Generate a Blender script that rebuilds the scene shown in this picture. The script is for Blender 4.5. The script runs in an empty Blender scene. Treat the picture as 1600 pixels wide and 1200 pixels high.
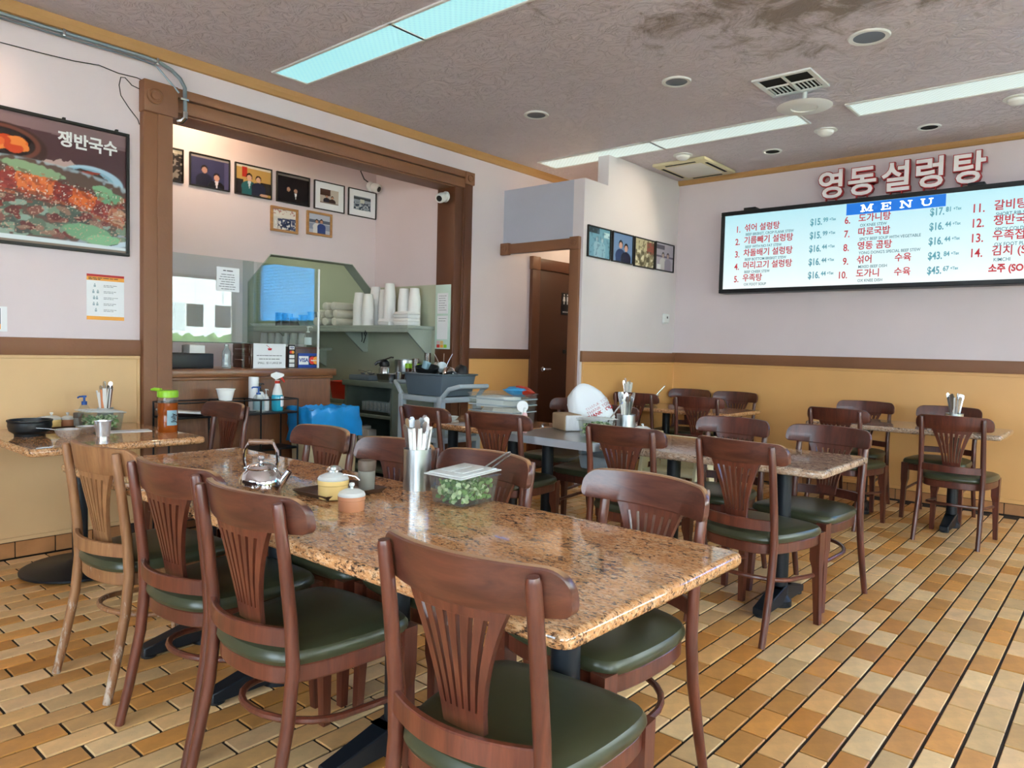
import bpy, bmesh, math, random
import numpy as np
from mathutils import Vector, Matrix
random.seed(7)
RNG = np.random.default_rng(11)
scene = bpy.context.scene
COL = scene.collection
PI = math.pi

# ------------------------------------------------------------------ camera
CAM_H = 1.27
YAW, PITCH, ROLL, FPX = 0.708693, 0.0484964, 0.0249777, 1138.93
cam_d = bpy.data.cameras.new('camera'); cam = bpy.data.objects.new('camera', cam_d); COL.objects.link(cam)
cam_d.sensor_fit = 'HORIZONTAL'; cam_d.sensor_width = 36.0; cam_d.lens = FPX / 1600.0 * 36.0
cam_d.clip_start = 0.02; cam_d.clip_end = 200
_f = Vector((math.cos(YAW)*math.cos(PITCH), math.sin(YAW)*math.cos(PITCH), -math.sin(PITCH)))
_r = Vector((math.sin(YAW), -math.cos(YAW), 0)); _u = _r.cross(_f)
_r2 = math.cos(ROLL)*_r + math.sin(ROLL)*_u; _u2 = -math.sin(ROLL)*_r + math.cos(ROLL)*_u
cam.matrix_world = Matrix(((_r2.x, _u2.x, -_f.x, 0), (_r2.y, _u2.y, -_f.y, 0), (_r2.z, _u2.z, -_f.z, CAM_H), (0, 0, 0, 1)))
scene.camera = cam

# ------------------------------------------------------------------ world, exposure
scene.view_settings.view_transform = 'Standard'
try: scene.view_settings.look = 'None'
except Exception: pass
scene.view_settings.exposure = 0.58
scene.view_settings.gamma = 1.0
scene.view_settings.use_curve_mapping = False
SKY = 10.0
FLUO = 1.6
world = bpy.data.worlds.new('world'); scene.world = world; world.use_nodes = True
_bg = world.node_tree.nodes['Background']; _bg.inputs[0].default_value = (0.84, 0.94, 1.12, 1); _bg.inputs[1].default_value = SKY

_sl = bpy.data.lights.new('sun', 'SUN'); _sl.energy = 26.0; _sl.color = (0.97, 0.97, 1.0); _sl.angle = 0.01
_so = bpy.data.objects.new('sun', _sl); COL.objects.link(_so); _so.location = (2, 6, 12)
_so.rotation_euler = Vector((-0.40, -0.55, -0.75)).to_track_quat('-Z', 'Y').to_euler()
# room limits
X0, XM = -2.4, 7.24        # wall behind the camera, menu wall
Y0, YL = -2.9, 4.85        # window wall, poster / kitchen wall
YK = 6.0                   # photo wall inside the kitchen bay
CEIL = 3.125
WINS_Y = [(-2.0, 0.5), (0.9, 3.5), (4.3, 7.0)]          # openings in the window wall, x ranges
WINS_X = [(-2.5, -0.3), (0.2, 2.5)]         # openings in the wall behind the camera, y ranges
WZ0, WZ1 = 0.75, 2.45
def portal(name, loc, rot, sx, sy):
    l = bpy.data.lights.new(name, 'AREA'); l.shape = 'RECTANGLE'; l.size = sx; l.size_y = sy
    l.cycles.is_portal = True
    o = bpy.data.objects.new(name, l); o.location = loc; o.rotation_euler = rot; COL.objects.link(o)
for a, b in WINS_Y: portal('window_portal', ((a+b)/2, Y0-0.12, (WZ0+WZ1)/2), (PI/2, 0, 0), b-a, WZ1-WZ0)
for a, b in WINS_X: portal('window_portal', (X0-0.12, (a+b)/2, (WZ0+WZ1)/2), (PI/2, 0, -PI/2), b-a, WZ1-WZ0)

# ------------------------------------------------------------------ colour helpers
def lin(c):
    if isinstance(c, str):
        c = tuple(int(c[i:i+2], 16)/255 for i in (0, 2, 4))
    return tuple(x/12.92 if x <= 0.04045 else ((x+0.055)/1.055)**2.4 for x in c)
def rgba(c): return (*lin(c), 1.0)

# ------------------------------------------------------------------ materials
MATS = {}
def base_mat(name):
    m = bpy.data.materials.new(name); m.use_nodes = True; MATS[name] = m
    nt = m.node_tree; return m, nt, nt.nodes['Principled BSDF']
def N(nt, t, **kw):
    n = nt.nodes.new(t)
    for k, v in kw.items():
        if k in n.inputs: n.inputs[k].default_value = v
        else: setattr(n, k, v)
    return n
def coords(nt, scale=(1, 1, 1), kind='Object'):
    t = nt.nodes.new('ShaderNodeTexCoord'); mp = nt.nodes.new('ShaderNodeMapping')
    mp.inputs['Scale'].default_value = scale
    nt.links.new(t.outputs[kind], mp.inputs[0]); return mp.outputs[0]
def ramp(nt, fac, stops):
    r = nt.nodes.new('ShaderNodeValToRGB'); e = r.color_ramp.elements
    while len(e) < len(stops): e.new(0.5)
    for i, (p, c) in enumerate(stops):
        e[i].position = p; e[i].color = c if len(c) == 4 else (*c, 1)
    nt.links.new(fac, r.inputs[0]); return r.outputs[0]
def mix(nt, a, b, fac, mode='MIX'):
    m = nt.nodes.new('ShaderNodeMix'); m.data_type = 'RGBA'; m.blend_type = mode
    for sock, v in ((m.inputs[0], fac), (m.inputs[6], a), (m.inputs[7], b)):
        if hasattr(v, 'is_linked'): nt.links.new(v, sock)
        else: sock.default_value = v
    return m.outputs[2]
def bump(nt, bsdf, h, strength=0.2, dist=0.01):
    b = nt.nodes.new('ShaderNodeBump'); b.inputs['Strength'].default_value = strength; b.inputs['Distance'].default_value = dist
    nt.links.new(h, b.inputs['Height']); nt.links.new(b.outputs[0], bsdf.inputs['Normal'])
def plain(name, c, rough=0.5, metal=0.0, spec=0.5, var=0.06, scale=8.0, emis=None, coat=0.0, alpha=None, trans=0.0, ior=1.45):
    m, nt, b = base_mat(name)
    b.inputs['Roughness'].default_value = rough; b.inputs['Metallic'].default_value = metal
    b.inputs['Specular IOR Level'].default_value = spec; b.inputs['Coat Weight'].default_value = coat
    b.inputs['Transmission Weight'].default_value = trans; b.inputs['IOR'].default_value = ior
    c = lin(c)
    if var > 0:
        n = N(nt, 'ShaderNodeTexNoise', Scale=scale, Detail=3.0); nt.links.new(coords(nt), n.inputs['Vector'])
        lo = tuple(max(0, x*(1-var)) for x in c); hi = tuple(min(1, x*(1+var)) for x in c)
        nt.links.new(ramp(nt, n.outputs[0], [(0.3, lo), (0.7, hi)]), b.inputs['Base Color'])
    else: b.inputs['Base Color'].default_value = (*c, 1)
    if emis: b.inputs['Emission Color'].default_value = (*lin(emis[0]), 1); b.inputs['Emission Strength'].default_value = emis[1]
    if alpha is not None: b.inputs['Alpha'].default_value = alpha
    return m

def wood(name, dark, light, scale=1.0, axis='Z', rough=0.32, rnd=0.0, wear=None, contrast=0.5, coat=0.25, edge=None):
    m, nt, b = base_mat(name)
    s = {'Z': (9, 9, 0.9), 'X': (0.9, 9, 9), 'Y': (9, 0.9, 9)}[axis]
    v = coords(nt, tuple(k*scale for k in s))
    n1 = N(nt, 'ShaderNodeTexNoise', Scale=3.0, Detail=5.0, Distortion=1.2); nt.links.new(v, n1.inputs['Vector'])
    n2 = N(nt, 'ShaderNodeTexNoise', Scale=22.0, Detail=2.0); nt.links.new(v, n2.inputs['Vector'])
    c = ramp(nt, n1.outputs[0], [(0.5-contrast/2, lin(dark)), (0.5+contrast/2, lin(light))])
    c = mix(nt, c, ramp(nt, n2.outputs[0], [(0.3, (.72, .72, .72)), (0.7, (1, 1, 1))]), 0.6, 'MULTIPLY')
    if rnd:
        oi = nt.nodes.new('ShaderNodeObjectInfo')
        c = mix(nt, c, ramp(nt, oi.outputs['Random'], [(0, (1-rnd,)*3), (1, (1+rnd,)*3)]), 1.0, 'MULTIPLY')
    if wear:
        vw = coords(nt, (30, 30, 9)); nw = N(nt, 'ShaderNodeTexNoise', Scale=1.6, Detail=6.0, Roughness=0.7); nt.links.new(vw, nw.inputs['Vector'])
        tc = nt.nodes.new('ShaderNodeTexCoord'); sp = nt.nodes.new('ShaderNodeSeparateXYZ'); nt.links.new(tc.outputs['Object'], sp.inputs[0])
        hz = nt.nodes.new('ShaderNodeMapRange'); hz.inputs[1].default_value = 0.0; hz.inputs[2].default_value = 0.55; hz.inputs[3].default_value = 0.16; hz.inputs[4].default_value = -0.08
        nt.links.new(sp.outputs[2], hz.inputs[0])
        ad = nt.nodes.new('ShaderNodeMath'); ad.operation = 'ADD'; nt.links.new(nw.outputs[0], ad.inputs[0]); nt.links.new(hz.outputs[0], ad.inputs[1])
        f = ramp(nt, ad.outputs[0], [(0.60, (0, 0, 0)), (0.68, (.9, .9, .9))])
        c = mix(nt, c, rgba(wear), f)
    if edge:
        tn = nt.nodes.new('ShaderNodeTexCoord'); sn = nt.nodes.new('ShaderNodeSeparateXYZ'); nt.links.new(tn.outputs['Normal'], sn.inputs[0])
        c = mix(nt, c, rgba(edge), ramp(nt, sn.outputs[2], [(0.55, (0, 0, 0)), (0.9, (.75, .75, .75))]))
    nt.links.new(c, b.inputs['Base Color'])
    b.inputs['Roughness'].default_value = rough; b.inputs['Coat Weight'].default_value = coat; b.inputs['Coat Roughness'].default_value = 0.25
    bump(nt, b, n2.outputs[0], 0.08, 0.003)
    return m

def granite(name, cols, rough=0.06):
    m, nt, b = base_mat(name)
    v = coords(nt, (1.5, 0.7, 1.5))
    n1 = N(nt, 'ShaderNodeTexNoise', Scale=4.0, Detail=6.0, Roughness=0.6, Distortion=1.0); nt.links.new(v, n1.inputs['Vector'])
    n2 = N(nt, 'ShaderNodeTexNoise', Scale=60.0, Detail=4.0, Roughness=0.65, Distortion=0.6); nt.links.new(v, n2.inputs['Vector'])
    n3 = N(nt, 'ShaderNodeTexNoise', Scale=95.0, Detail=3.0, Roughness=0.7); nt.links.new(v, n3.inputs['Vector'])
    n4 = N(nt, 'ShaderNodeTexNoise', Scale=8.0, Detail=7.0, Roughness=0.68, Distortion=2.5); nt.links.new(v, n4.inputs['Vector'])
    n5 = N(nt, 'ShaderNodeTexNoise', Scale=130.0, Detail=2.0); nt.links.new(v, n5.inputs['Vector'])
    c = ramp(nt, n1.outputs[0], [(0.3, lin(cols[0])), (0.5, lin(cols[1])), (0.7, lin(cols[2]))])
    c = mix(nt, c, rgba(cols[3]), ramp(nt, n2.outputs[0], [(0.47, (0, 0, 0)), (0.62, (.8, .8, .8))]))
    c = mix(nt, c, rgba(cols[5]), ramp(nt, n5.outputs[0], [(0.55, (0, 0, 0)), (0.68, (.75, .75, .75))]))
    blk = nt.nodes.new('ShaderNodeMath'); blk.operation = 'ADD'
    nt.links.new(n3.outputs[0], blk.inputs[0])
    half = nt.nodes.new('ShaderNodeMath'); half.operation = 'MULTIPLY'; half.inputs[1].default_value = 0.5; nt.links.new(n4.outputs[0], half.inputs[0])
    nt.links.new(half.outputs[0], blk.inputs[1])
    c = mix(nt, c, rgba(cols[4]), ramp(nt, blk.outputs[0], [(0.80, (0, 0, 0)), (0.88, (.9, .9, .9))]))
    c = mix(nt, c, rgba(cols[4]), ramp(nt, n4.outputs[0], [(0.575, (0, 0, 0)), (0.68, (.75, .75, .75))]))
    nt.links.new(c, b.inputs['Base Color']); b.inputs['Roughness'].default_value = rough; b.inputs['Specular IOR Level'].default_value = 0.65
    return m

def painted(name, c, rough=0.6, mottle=0.05, bumpy=0.05):
    m, nt, b = base_mat(name)
    v = coords(nt)
    n = N(nt, 'ShaderNodeTexNoise', Scale=1.7, Detail=5.0); nt.links.new(v, n.inputs['Vector'])
    c = lin(c)
    nt.links.new(ramp(nt, n.outputs[0], [(0.3, tuple(x*(1-mottle) for x in c)), (0.7, tuple(min(1, x*(1+mottle)) for x in c))]), b.inputs['Base Color'])
    b.inputs['Roughness'].default_value = rough
    n2 = N(nt, 'ShaderNodeTexNoise', Scale=60.0, Detail=3.0); nt.links.new(v, n2.inputs['Vector'])
    bump(nt, b, n2.outputs[0], bumpy, 0.005)
    return m

painted('wall_paint', 'd9cacc', 0.6, 0.03)
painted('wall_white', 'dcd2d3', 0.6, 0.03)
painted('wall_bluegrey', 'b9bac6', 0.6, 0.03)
painted('ochre', 'dba564', 0.42, 0.05)
painted('ochre_pale', 'd6af7e', 0.45, 0.05)
painted('cream_paint', 'd8cda8', 0.6, 0.03)
painted('kitchen_green', 'b4b8a0', 0.3, 0.04)
painted('trim_brown', '86593c', 0.5, 0.10, 0.25)
painted('trim_dark', '5e3620', 0.45, 0.10, 0.15)
painted('crown_tan', 'b48752', 0.5, 0.06, 0.05)
painted('door_brown', '4a2a17', 0.4, 0.06)
painted('plinth', 'cfc5b4', 0.7, 0.04)
def ceiling_mat():
    m, nt, b = base_mat('ceiling_plaster')
    v = coords(nt)
    n = N(nt, 'ShaderNodeTexNoise', Scale=0.55, Detail=4.0); nt.links.new(v, n.inputs['Vector'])
    c = ramp(nt, n.outputs[0], [(0.3, lin('d2c5cb')), (0.7, lin('e0d4da'))])
    # old soot and damp stains in one corner of the ceiling, with ragged edges
    tc = nt.nodes.new('ShaderNodeTexCoord')
    d = nt.nodes.new('ShaderNodeVectorMath'); d.operation = 'DISTANCE'; d.inputs[1].default_value = (3.55, 1.2, CEIL); nt.links.new(tc.outputs['Object'], d.inputs[0])
    mr = nt.nodes.new('ShaderNodeMapRange'); mr.inputs[1].default_value = 0.2; mr.inputs[2].default_value = 2.0; mr.inputs[3].default_value = 0.42; mr.inputs[4].default_value = 0.0
    nt.links.new(d.outputs['Value'], mr.inputs[0])
    ns = N(nt, 'ShaderNodeTexNoise', Scale=3.2, Detail=7.0, Roughness=0.68, Distortion=1.2); nt.links.new(v, ns.inputs['Vector'])
    ad = nt.nodes.new('ShaderNodeMath'); ad.operation = 'ADD'; nt.links.new(mr.outputs[0], ad.inputs[0]); nt.links.new(ns.outputs[0], ad.inputs[1])
    c = mix(nt, c, rgba('7d6a58'), ramp(nt, ad.outputs[0], [(0.72, (0, 0, 0)), (0.9, (.85, .85, .85))]))
    nt.links.new(c, b.inputs['Base Color']); b.inputs['Roughness'].default_value = 0.55
    n2 = N(nt, 'ShaderNodeTexNoise', Scale=9.0, Detail=8.0, Roughness=0.62, Distortion=1.6); nt.links.new(v, n2.inputs['Vector'])
    r2 = ramp(nt, n2.outputs[0], [(0.42, (0, 0, 0)), (0.52, (.75, .75, .75)), (0.7, (1, 1, 1))])
    bump(nt, b, r2, 0.6, 0.03)
ceiling_mat()
def tile_mat():
    m, nt, b = base_mat('quarry_tile')
    at = nt.nodes.new('ShaderNodeVertexColor'); at.layer_name = 'tint'
    v = coords(nt)
    n = N(nt, 'ShaderNodeTexNoise', Scale=14.0, Detail=6.0, Roughness=0.65); nt.links.new(v, n.inputs['Vector'])
    c = mix(nt, at.outputs[0], ramp(nt, n.outputs[0], [(0.25, (.72, .72, .74)), (0.7, (1.12, 1.1, 1.05))]), 0.8, 'MULTIPLY')
    n3 = N(nt, 'ShaderNodeTexNoise', Scale=55.0, Detail=3.0); nt.links.new(v, n3.inputs['Vector'])
    c = mix(nt, c, rgba('4a3220'), ramp(nt, n3.outputs[0], [(0.70, (0, 0, 0)), (0.76, (.7, .7, .7))]))
    nt.links.new(c, b.inputs['Base Color'])
    b.inputs['Roughness'].default_value = 0.30
    bump(nt, b, n.outputs[0], 0.18, 0.004)
tile_mat()
plain('grout', '2c221d', 0.8)
plain('base_tile', 'b07a4c', 0.4, var=0.15)
wood('cherry', '4a231a', '713b28', rnd=0.12)
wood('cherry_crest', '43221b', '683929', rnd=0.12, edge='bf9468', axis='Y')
wood('cherry_dark', '43211a', '6a3426', rnd=0.15)
wood('worn_wood', '7d4f30', 'a5764c', wear='b7a594', rough=0.5, coat=0.05)
wood('counter_wood', '6b4128', '8d5a38', axis='Z', rough=0.35, contrast=0.7)
wood('counter_edge', '6a3d22', '94613a', axis='X', rough=0.3)
wood('light_wood', '9a6a38', 'c08d50', axis='X', rough=0.4)
wood('dark_box_wood', '3f2216', '5e3522', axis='Z')
granite('granite', ['b07648', 'c68f5e', 'c98b5c', 'dcb48a', '2e2320', '7a5238'])
granite('granite_grey', ['a58468', 'b69880', 'b08a70', 'd2c0ac', '3a3230', '80695a'])
plain('vinyl', '3c3f2c', 0.3, spec=0.5, var=0.12, scale=5)
plain('iron', '12181f', 0.45, var=0.1)
plain('black_plastic', '14161a', 0.4, var=0.0)
plain('black_frame', '181410', 0.4, var=0.0)
plain('steel', 'c4c6c8', 0.22, metal=1.0, var=0.03)
plain('steel_brushed', 'b9bbbb', 0.33, metal=1.0, var=0.06, scale=20)
plain('steel_edge', 'b4bcc6', 0.4, metal=0.25, var=0.03)
plain('steel_bright', 'dfe1e3', 0.24, metal=0.8, var=0.0)
plain('chrome', 'd8dade', 0.06, metal=1.0, var=0.0)
plain('steel_cabinet', '6f7a70', 0.4, metal=0.35, var=0.08)
plain('shelf_paint', '9aa398', 0.45, var=0.05)
plain('white_plastic', 'e4e4e2', 0.4, var=0.0)
plain('white_foam', 'eeeeec', 0.55, var=0.0)
plain('white_paper', 'e9eaec', 0.7, var=0.02)
plain('paper_sleeve', 'e2ddd6', 0.7, var=0.04)
plain('orange_paper', 'd98a5c', 0.7, var=0.04)
plain('ink', '2a2a30', 0.7, var=0.0)
plain('ink_grey', '6e7074', 0.7, var=0.0)
plain('ink_red', 'b8262c', 0.6, var=0.0)
plain('yellow_ceramic', 'e3c27e', 0.25, var=0.04)
plain('pink_ceramic', 'c08463', 0.25, var=0.04)
plain('brown_plastic', '4f3629', 0.35, var=0.05)
plain('cardboard', 'a58b6c', 0.8, var=0.08)
plain('grey_tub', '5d6a74', 0.4, var=0.04)
plain('grey_cart', '9fabb2', 0.45, var=0.05)
plain('blue_bag', '1f8fd6', 0.25, var=0.1)
plain('blue_plastic', '1d4f9c', 0.35, var=0.0)
plain('blue_liquid', '2aa3bf', 0.2, var=0.0)
plain('red_plastic', 'c9331b', 0.35, var=0.04)
plain('green_lid', '93c92c', 0.35, var=0.0)
plain('amber', 'a8521a', 0.12, var=0.05, trans=0.35)
plain('stone_black', '16181b', 0.45, var=0.1)
plain('towel', 'e2dccf', 0.9, var=0.05)
plain('pale_blue', '86a7b2', 0.4, var=0.04)
plain('pink_plastic', 'd7aeb4', 0.4, var=0.0)
plain('scallion_dark', '5f8a3e', 0.5, var=0.2)
plain('scallion_pale', 'c3d6a2', 0.5, var=0.1)
plain('conduit', '8d9aa2', 0.35, metal=0.6, var=0.05)
plain('wire_black', '2a2624', 0.6, var=0.0)
plain('wire_rack', '1c1d1e', 0.4, metal=0.4, var=0.0)
plain('hole_dark', '060606', 0.9, var=0.0)
plain('siding', 'e6e4e0', 0.7, var=0.02)
plain('pavement', 'c9c2ba', 0.9, var=0.1)
plain('hedge', '5f7f35', 0.8, var=0.5, scale=6)
plain('bag_white', 'e9edf0', 0.3, var=0.02)
plain('dish_blue', 'd5e2e8', 0.25, var=0.0)
plain('blue_plastic_light', '2f8fc0', 0.3, var=0.0)
plain('mint_panel', 'c9dfd2', 0.15, var=0.03)
plain('tin_dark', '4a4e4a', 0.3, metal=0.8, var=0.06)
plain('visa_blue', '1e3f8f', 0.4, var=0.0)
plain('mc_red', 'd8332a', 0.4, var=0.0)
plain('mc_orange', 'eda23a', 0.4, var=0.0)
plain('menu_header', '1665c0', 0.4, var=0.0, emis=('1665c0', 0.55))
plain('menu_red', 'b02a35', 0.5, var=0.0, emis=('b02a35', 0.35))
plain('menu_teal', '4d8492', 0.5, var=0.0, emis=('4d8492', 0.5))
plain('menu_dark', '3c6470', 0.5, var=0.0, emis=('3c6470', 0.35))
plain('menu_white', 'ffffff', 0.5, var=0.0, emis=('ffffff', 0.8))
plain('letter_white', 'f2ecec', 0.35, var=0.0)
plain('letter_red', 'b3272a', 0.35, var=0.0)
def menu_screen():
    m, nt, b = base_mat('menu_screen')
    tc = nt.nodes.new('ShaderNodeTexCoord'); sp = nt.nodes.new('ShaderNodeSeparateXYZ'); nt.links.new(tc.outputs['Object'], sp.inputs[0])
    mr = nt.nodes.new('ShaderNodeMapRange'); mr.inputs[1].default_value = 0.0; mr.inputs[2].default_value = 0.8; nt.links.new(sp.outputs[2], mr.inputs[0])
    c = ramp(nt, mr.outputs[0], [(0.0, lin('f6fdfa')), (0.3, lin('dcf6f8')), (1.0, lin('a4e2f0'))])
    nt.links.new(c, b.inputs['Emission Color']); b.inputs['Emission Strength'].default_value = 0.60
    b.inputs['Base Color'].default_value = (.25, .25, .25, 1); b.inputs['Roughness'].default_value = 0.3
menu_screen()
def fluo(name, c, s):
    m, nt, b = base_mat(name)
    v = coords(nt, (1, 1, 1))
    w = N(nt, 'ShaderNodeTexChecker', Scale=48.0); w.inputs[1].default_value = (1, 1, 1, 1); w.inputs[2].default_value = (.74, .74, .74, 1)
    nt.links.new(v, w.inputs['Vector'])
    nt.links.new(mix(nt, rgba(c), w.outputs[0], 1.0, 'MULTIPLY'), b.inputs['Emission Color'])
    b.inputs['Emission Strength'].default_value = s; b.inputs['Base Color'].default_value = (.5, .5, .5, 1); b.inputs['Roughness'].default_value = 0.4
fluo('diffuser_cyan', '8fe6ee', FLUO*0.42)
fluo('diffuser_pale', 'd4ece6', FLUO*0.34)
fluo('diffuser_kitchen', 'eaf4e0', 9.0)
plain('bulb_warm', 'fff0d0', 0.5, var=0.0, emis=('ffdca0', 4.0))
def glassy(name, tint, mixf=0.12, rough=0.0, opacity=0.0):
    m, nt, b = base_mat(name); nt.nodes.remove(b)
    out = nt.nodes['Material Output']
    tr = nt.nodes.new('ShaderNodeBsdfTransparent'); tr.inputs[0].default_value = rgba(tint)
    gl = nt.nodes.new('ShaderNodeBsdfGlossy'); gl.inputs['Roughness'].default_value = rough
    lw = nt.nodes.new('ShaderNodeLayerWeight'); lw.inputs[0].default_value = 0.5
    pw = nt.nodes.new('ShaderNodeMath'); pw.operation = 'POWER'; pw.inputs[1].default_value = 4.0; nt.links.new(lw.outputs['Facing'], pw.inputs[0])
    mu = nt.nodes.new('ShaderNodeMath'); mu.operation = 'MULTIPLY'; mu.inputs[1].default_value = 0.6; nt.links.new(pw.outputs[0], mu.inputs[0])
    ad = nt.nodes.new('ShaderNodeMath'); ad.operation = 'ADD'; ad.inputs[1].default_value = mixf+0.03; nt.links.new(mu.outputs[0], ad.inputs[0])
    ms = nt.nodes.new('ShaderNodeMixShader'); nt.links.new(ad.outputs[0], ms.inputs[0]); nt.links.new(tr.outputs[0], ms.inputs[1]); nt.links.new(gl.outputs[0], ms.inputs[2])
    last = ms.outputs[0]
    if opacity:
        df = nt.nodes.new('ShaderNodeBsdfDiffuse'); df.inputs[0].default_value = (.92, .94, .93, 1)
        m2 = nt.nodes.new('ShaderNodeMixShader'); m2.inputs[0].default_value = opacity
        nt.links.new(last, m2.inputs[1]); nt.links.new(df.outputs[0], m2.inputs[2]); last = m2.outputs[0]
    nt.links.new(last, out.inputs[0])
glassy('window_glass', 'f4faf8', 0.0)
glassy('window_blue', '6fbde8', 0.0)
glassy('guard_glass', 'eef6f4', 0.025)
glassy('guard_blue', 'bfe2f0', 0.16)
glassy('clear_plastic', 'f6f8f6', 0.0, 0.15, 0.035)
glassy('clear_lid', 'f4f8f4', 0.01, 0.2, 0.5)
glassy('clear_glass', 'e8f2f2', 0.06, 0.02, 0.12)
def print_mat():
    m, nt, b = base_mat('print')
    at = nt.nodes.new('ShaderNodeVertexColor'); at.layer_name = 'Col'
    nt.links.new(at.outputs[0], b.inputs['Base Color']); b.inputs['Roughness'].default_value = 0.25
print_mat()

# ------------------------------------------------------------------ mesh builder
class B:
    def __init__(s): s.v = []; s.f = []
    def add(s, vs, fs):
        o = len(s.v); s.v += [tuple(p) for p in vs]; s.f += [tuple(i+o for i in f) for f in fs]; return s
    def bx(s, x0, x1, y0, y1, z0, z1):
        return s.add([(x0,y0,z0),(x1,y0,z0),(x1,y1,z0),(x0,y1,z0),(x0,y0,z1),(x1,y0,z1),(x1,y1,z1),(x0,y1,z1)],
                     [(0,3,2,1),(4,5,6,7),(0,1,5,4),(1,2,6,5),(2,3,7,6),(3,0,4,7)])
    def taper(s, c0, s0, c1, s1):
        a, b = [], []
        for (cx, cy, cz), (w, d), L in ((c0, s0, a), (c1, s1, b)):
            for dx, dy in ((-1,-1),(1,-1),(1,1),(-1,1)): L.append((cx+dx*w/2, cy+dy*d/2, cz))
        return s.add(a+b, [(0,3,2,1),(4,5,6,7),(0,1,5,4),(1,2,6,5),(2,3,7,6),(3,0,4,7)])
    def lathe(s, prof, seg=20, c=(0, 0, 0), sx=1, sy=1):
        vs, fs = [], []
        for r, z in prof:
            for k in range(seg):
                a = 2*PI*k/seg; vs.append((c[0]+r*math.cos(a)*sx, c[1]+r*math.sin(a)*sy, c[2]+z))
        n = len(prof)
        for i in range(n-1):
            for k in range(seg):
                k2 = (k+1) % seg
                fs.append((i*seg+k, i*seg+k2, (i+1)*seg+k2, (i+1)*seg+k))
        fs.append(tuple(range(seg))[::-1]); fs.append(tuple((n-1)*seg+k for k in range(seg)))
        return s.add(vs, fs)
    def tube(s, pts, r, seg=8, closed=False):
        pts = [Vector(p) for p in pts]; n = len(pts)
        rs = r if isinstance(r, (list, tuple)) else [r]*n
        vs, fs = [], []; prev = None
        for i, p in enumerate(pts):
            if closed: t = pts[(i+1) % n]-pts[i-1]
            else: t = pts[min(i+1, n-1)]-pts[max(i-1, 0)]
            t.normalize()
            if prev is None:
                u = t.orthogonal().normalized()
            else:
                u = (prev - t*prev.dot(t)); u = u.normalized() if u.length > 1e-6 else t.orthogonal().normalized()
            prev = u; w = t.cross(u)
            for k in range(seg):
                a = 2*PI*k/seg+PI/seg; vs.append(p+(u*math.cos(a)+w*math.sin(a))*rs[i])
        m = n if closed else n-1
        for i in range(m):
            j = (i+1) % n
            for k in range(seg):
                k2 = (k+1) % seg; fs.append((i*seg+k, i*seg+k2, j*seg+k2, j*seg+k))
        if not closed: fs.append(tuple(range(seg))[::-1]); fs.append(tuple((n-1)*seg+k for k in range(seg)))
        return s.add(vs, fs)
    def prism(s, poly, a, b, fn):
        n = len(poly); vs = [fn(u, v, a) for u, v in poly]+[fn(u, v, b) for u, v in poly]
        fs = [tuple(range(n))[::-1], tuple(range(n, 2*n))]+[(i, (i+1) % n, n+(i+1) % n, n+i) for i in range(n)]
        return s.add(vs, fs)
    def loops(s, loops, cap=True):
        n = len(loops[0]); vs = [p for l in loops for p in l]; fs = []
        for i in range(len(loops)-1):
            for k in range(n):
                k2 = (k+1) % n; fs.append((i*n+k, i*n+k2, (i+1)*n+k2, (i+1)*n+k))
        if cap: fs.append(tuple(range(n))[::-1]); fs.append(tuple((len(loops)-1)*n+k for k in range(n)))
        return s.add(vs, fs)

def mesh(name, b, mat=None, bev=0.0, bseg=2, smooth=True, ang=32):
    bm = bmesh.new()
    vs = [bm.verts.new(p) for p in b.v]
    for f in b.f:
        try: bm.faces.new([vs[i] for i in f])
        except ValueError: pass
    bmesh.ops.recalc_face_normals(bm, faces=bm.faces)
    if bev: 
        es = [e for e in bm.edges if len(e.link_faces) == 2 and e.calc_face_angle(0) > math.radians(40)]
        bmesh.ops.bevel(bm, geom=es, offset=bev, segments=bseg, affect='EDGES', profile=0.5, clamp_overlap=True)
    if smooth:
        for f in bm.faces: f.smooth = True
        for e in bm.edges:
            if len(e.link_faces) == 2: e.smooth = e.calc_face_angle(0) < math.radians(ang)
    me = bpy.data.meshes.new(name); bm.to_mesh(me); bm.free()
    if mat: me.materials.append(MATS[mat] if isinstance(mat, str) else mat)
    return me
def place(name, me, parent=None, loc=(0, 0, 0), rot=(0, 0, 0)):
    o = bpy.data.objects.new(name, me); COL.objects.link(o); o.parent = parent
    o.location = loc; o.rotation_euler = rot; return o
def obj(name, b, mat, parent=None, loc=(0, 0, 0), rot=(0, 0, 0), **kw):
    return place(name, mesh(name, b, mat, **kw), parent, loc, rot)
def tag(o, label, cat, group=None, kind=None):
    o['label'] = label; o['category'] = cat
    if group: o['group'] = group
    if kind: o['kind'] = kind
    return o
def thing(name, label, cat, loc=(0, 0, 0), rz=0.0, group=None):
    o = bpy.data.objects.new(name, None); COL.objects.link(o); o.empty_display_size = 0.05
    o.location = loc; o.rotation_euler = (0, 0, rz); return tag(o, label, cat, group)
def struct(name, b, mat, **kw):
    o = obj(name, b, mat, **kw); o['kind'] = 'structure'; return o
def dup(o, parent=None):
    c = o.copy(); COL.objects.link(c); c.parent = parent
    for ch in list(o.children): dup(ch, c)
    return c

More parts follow.
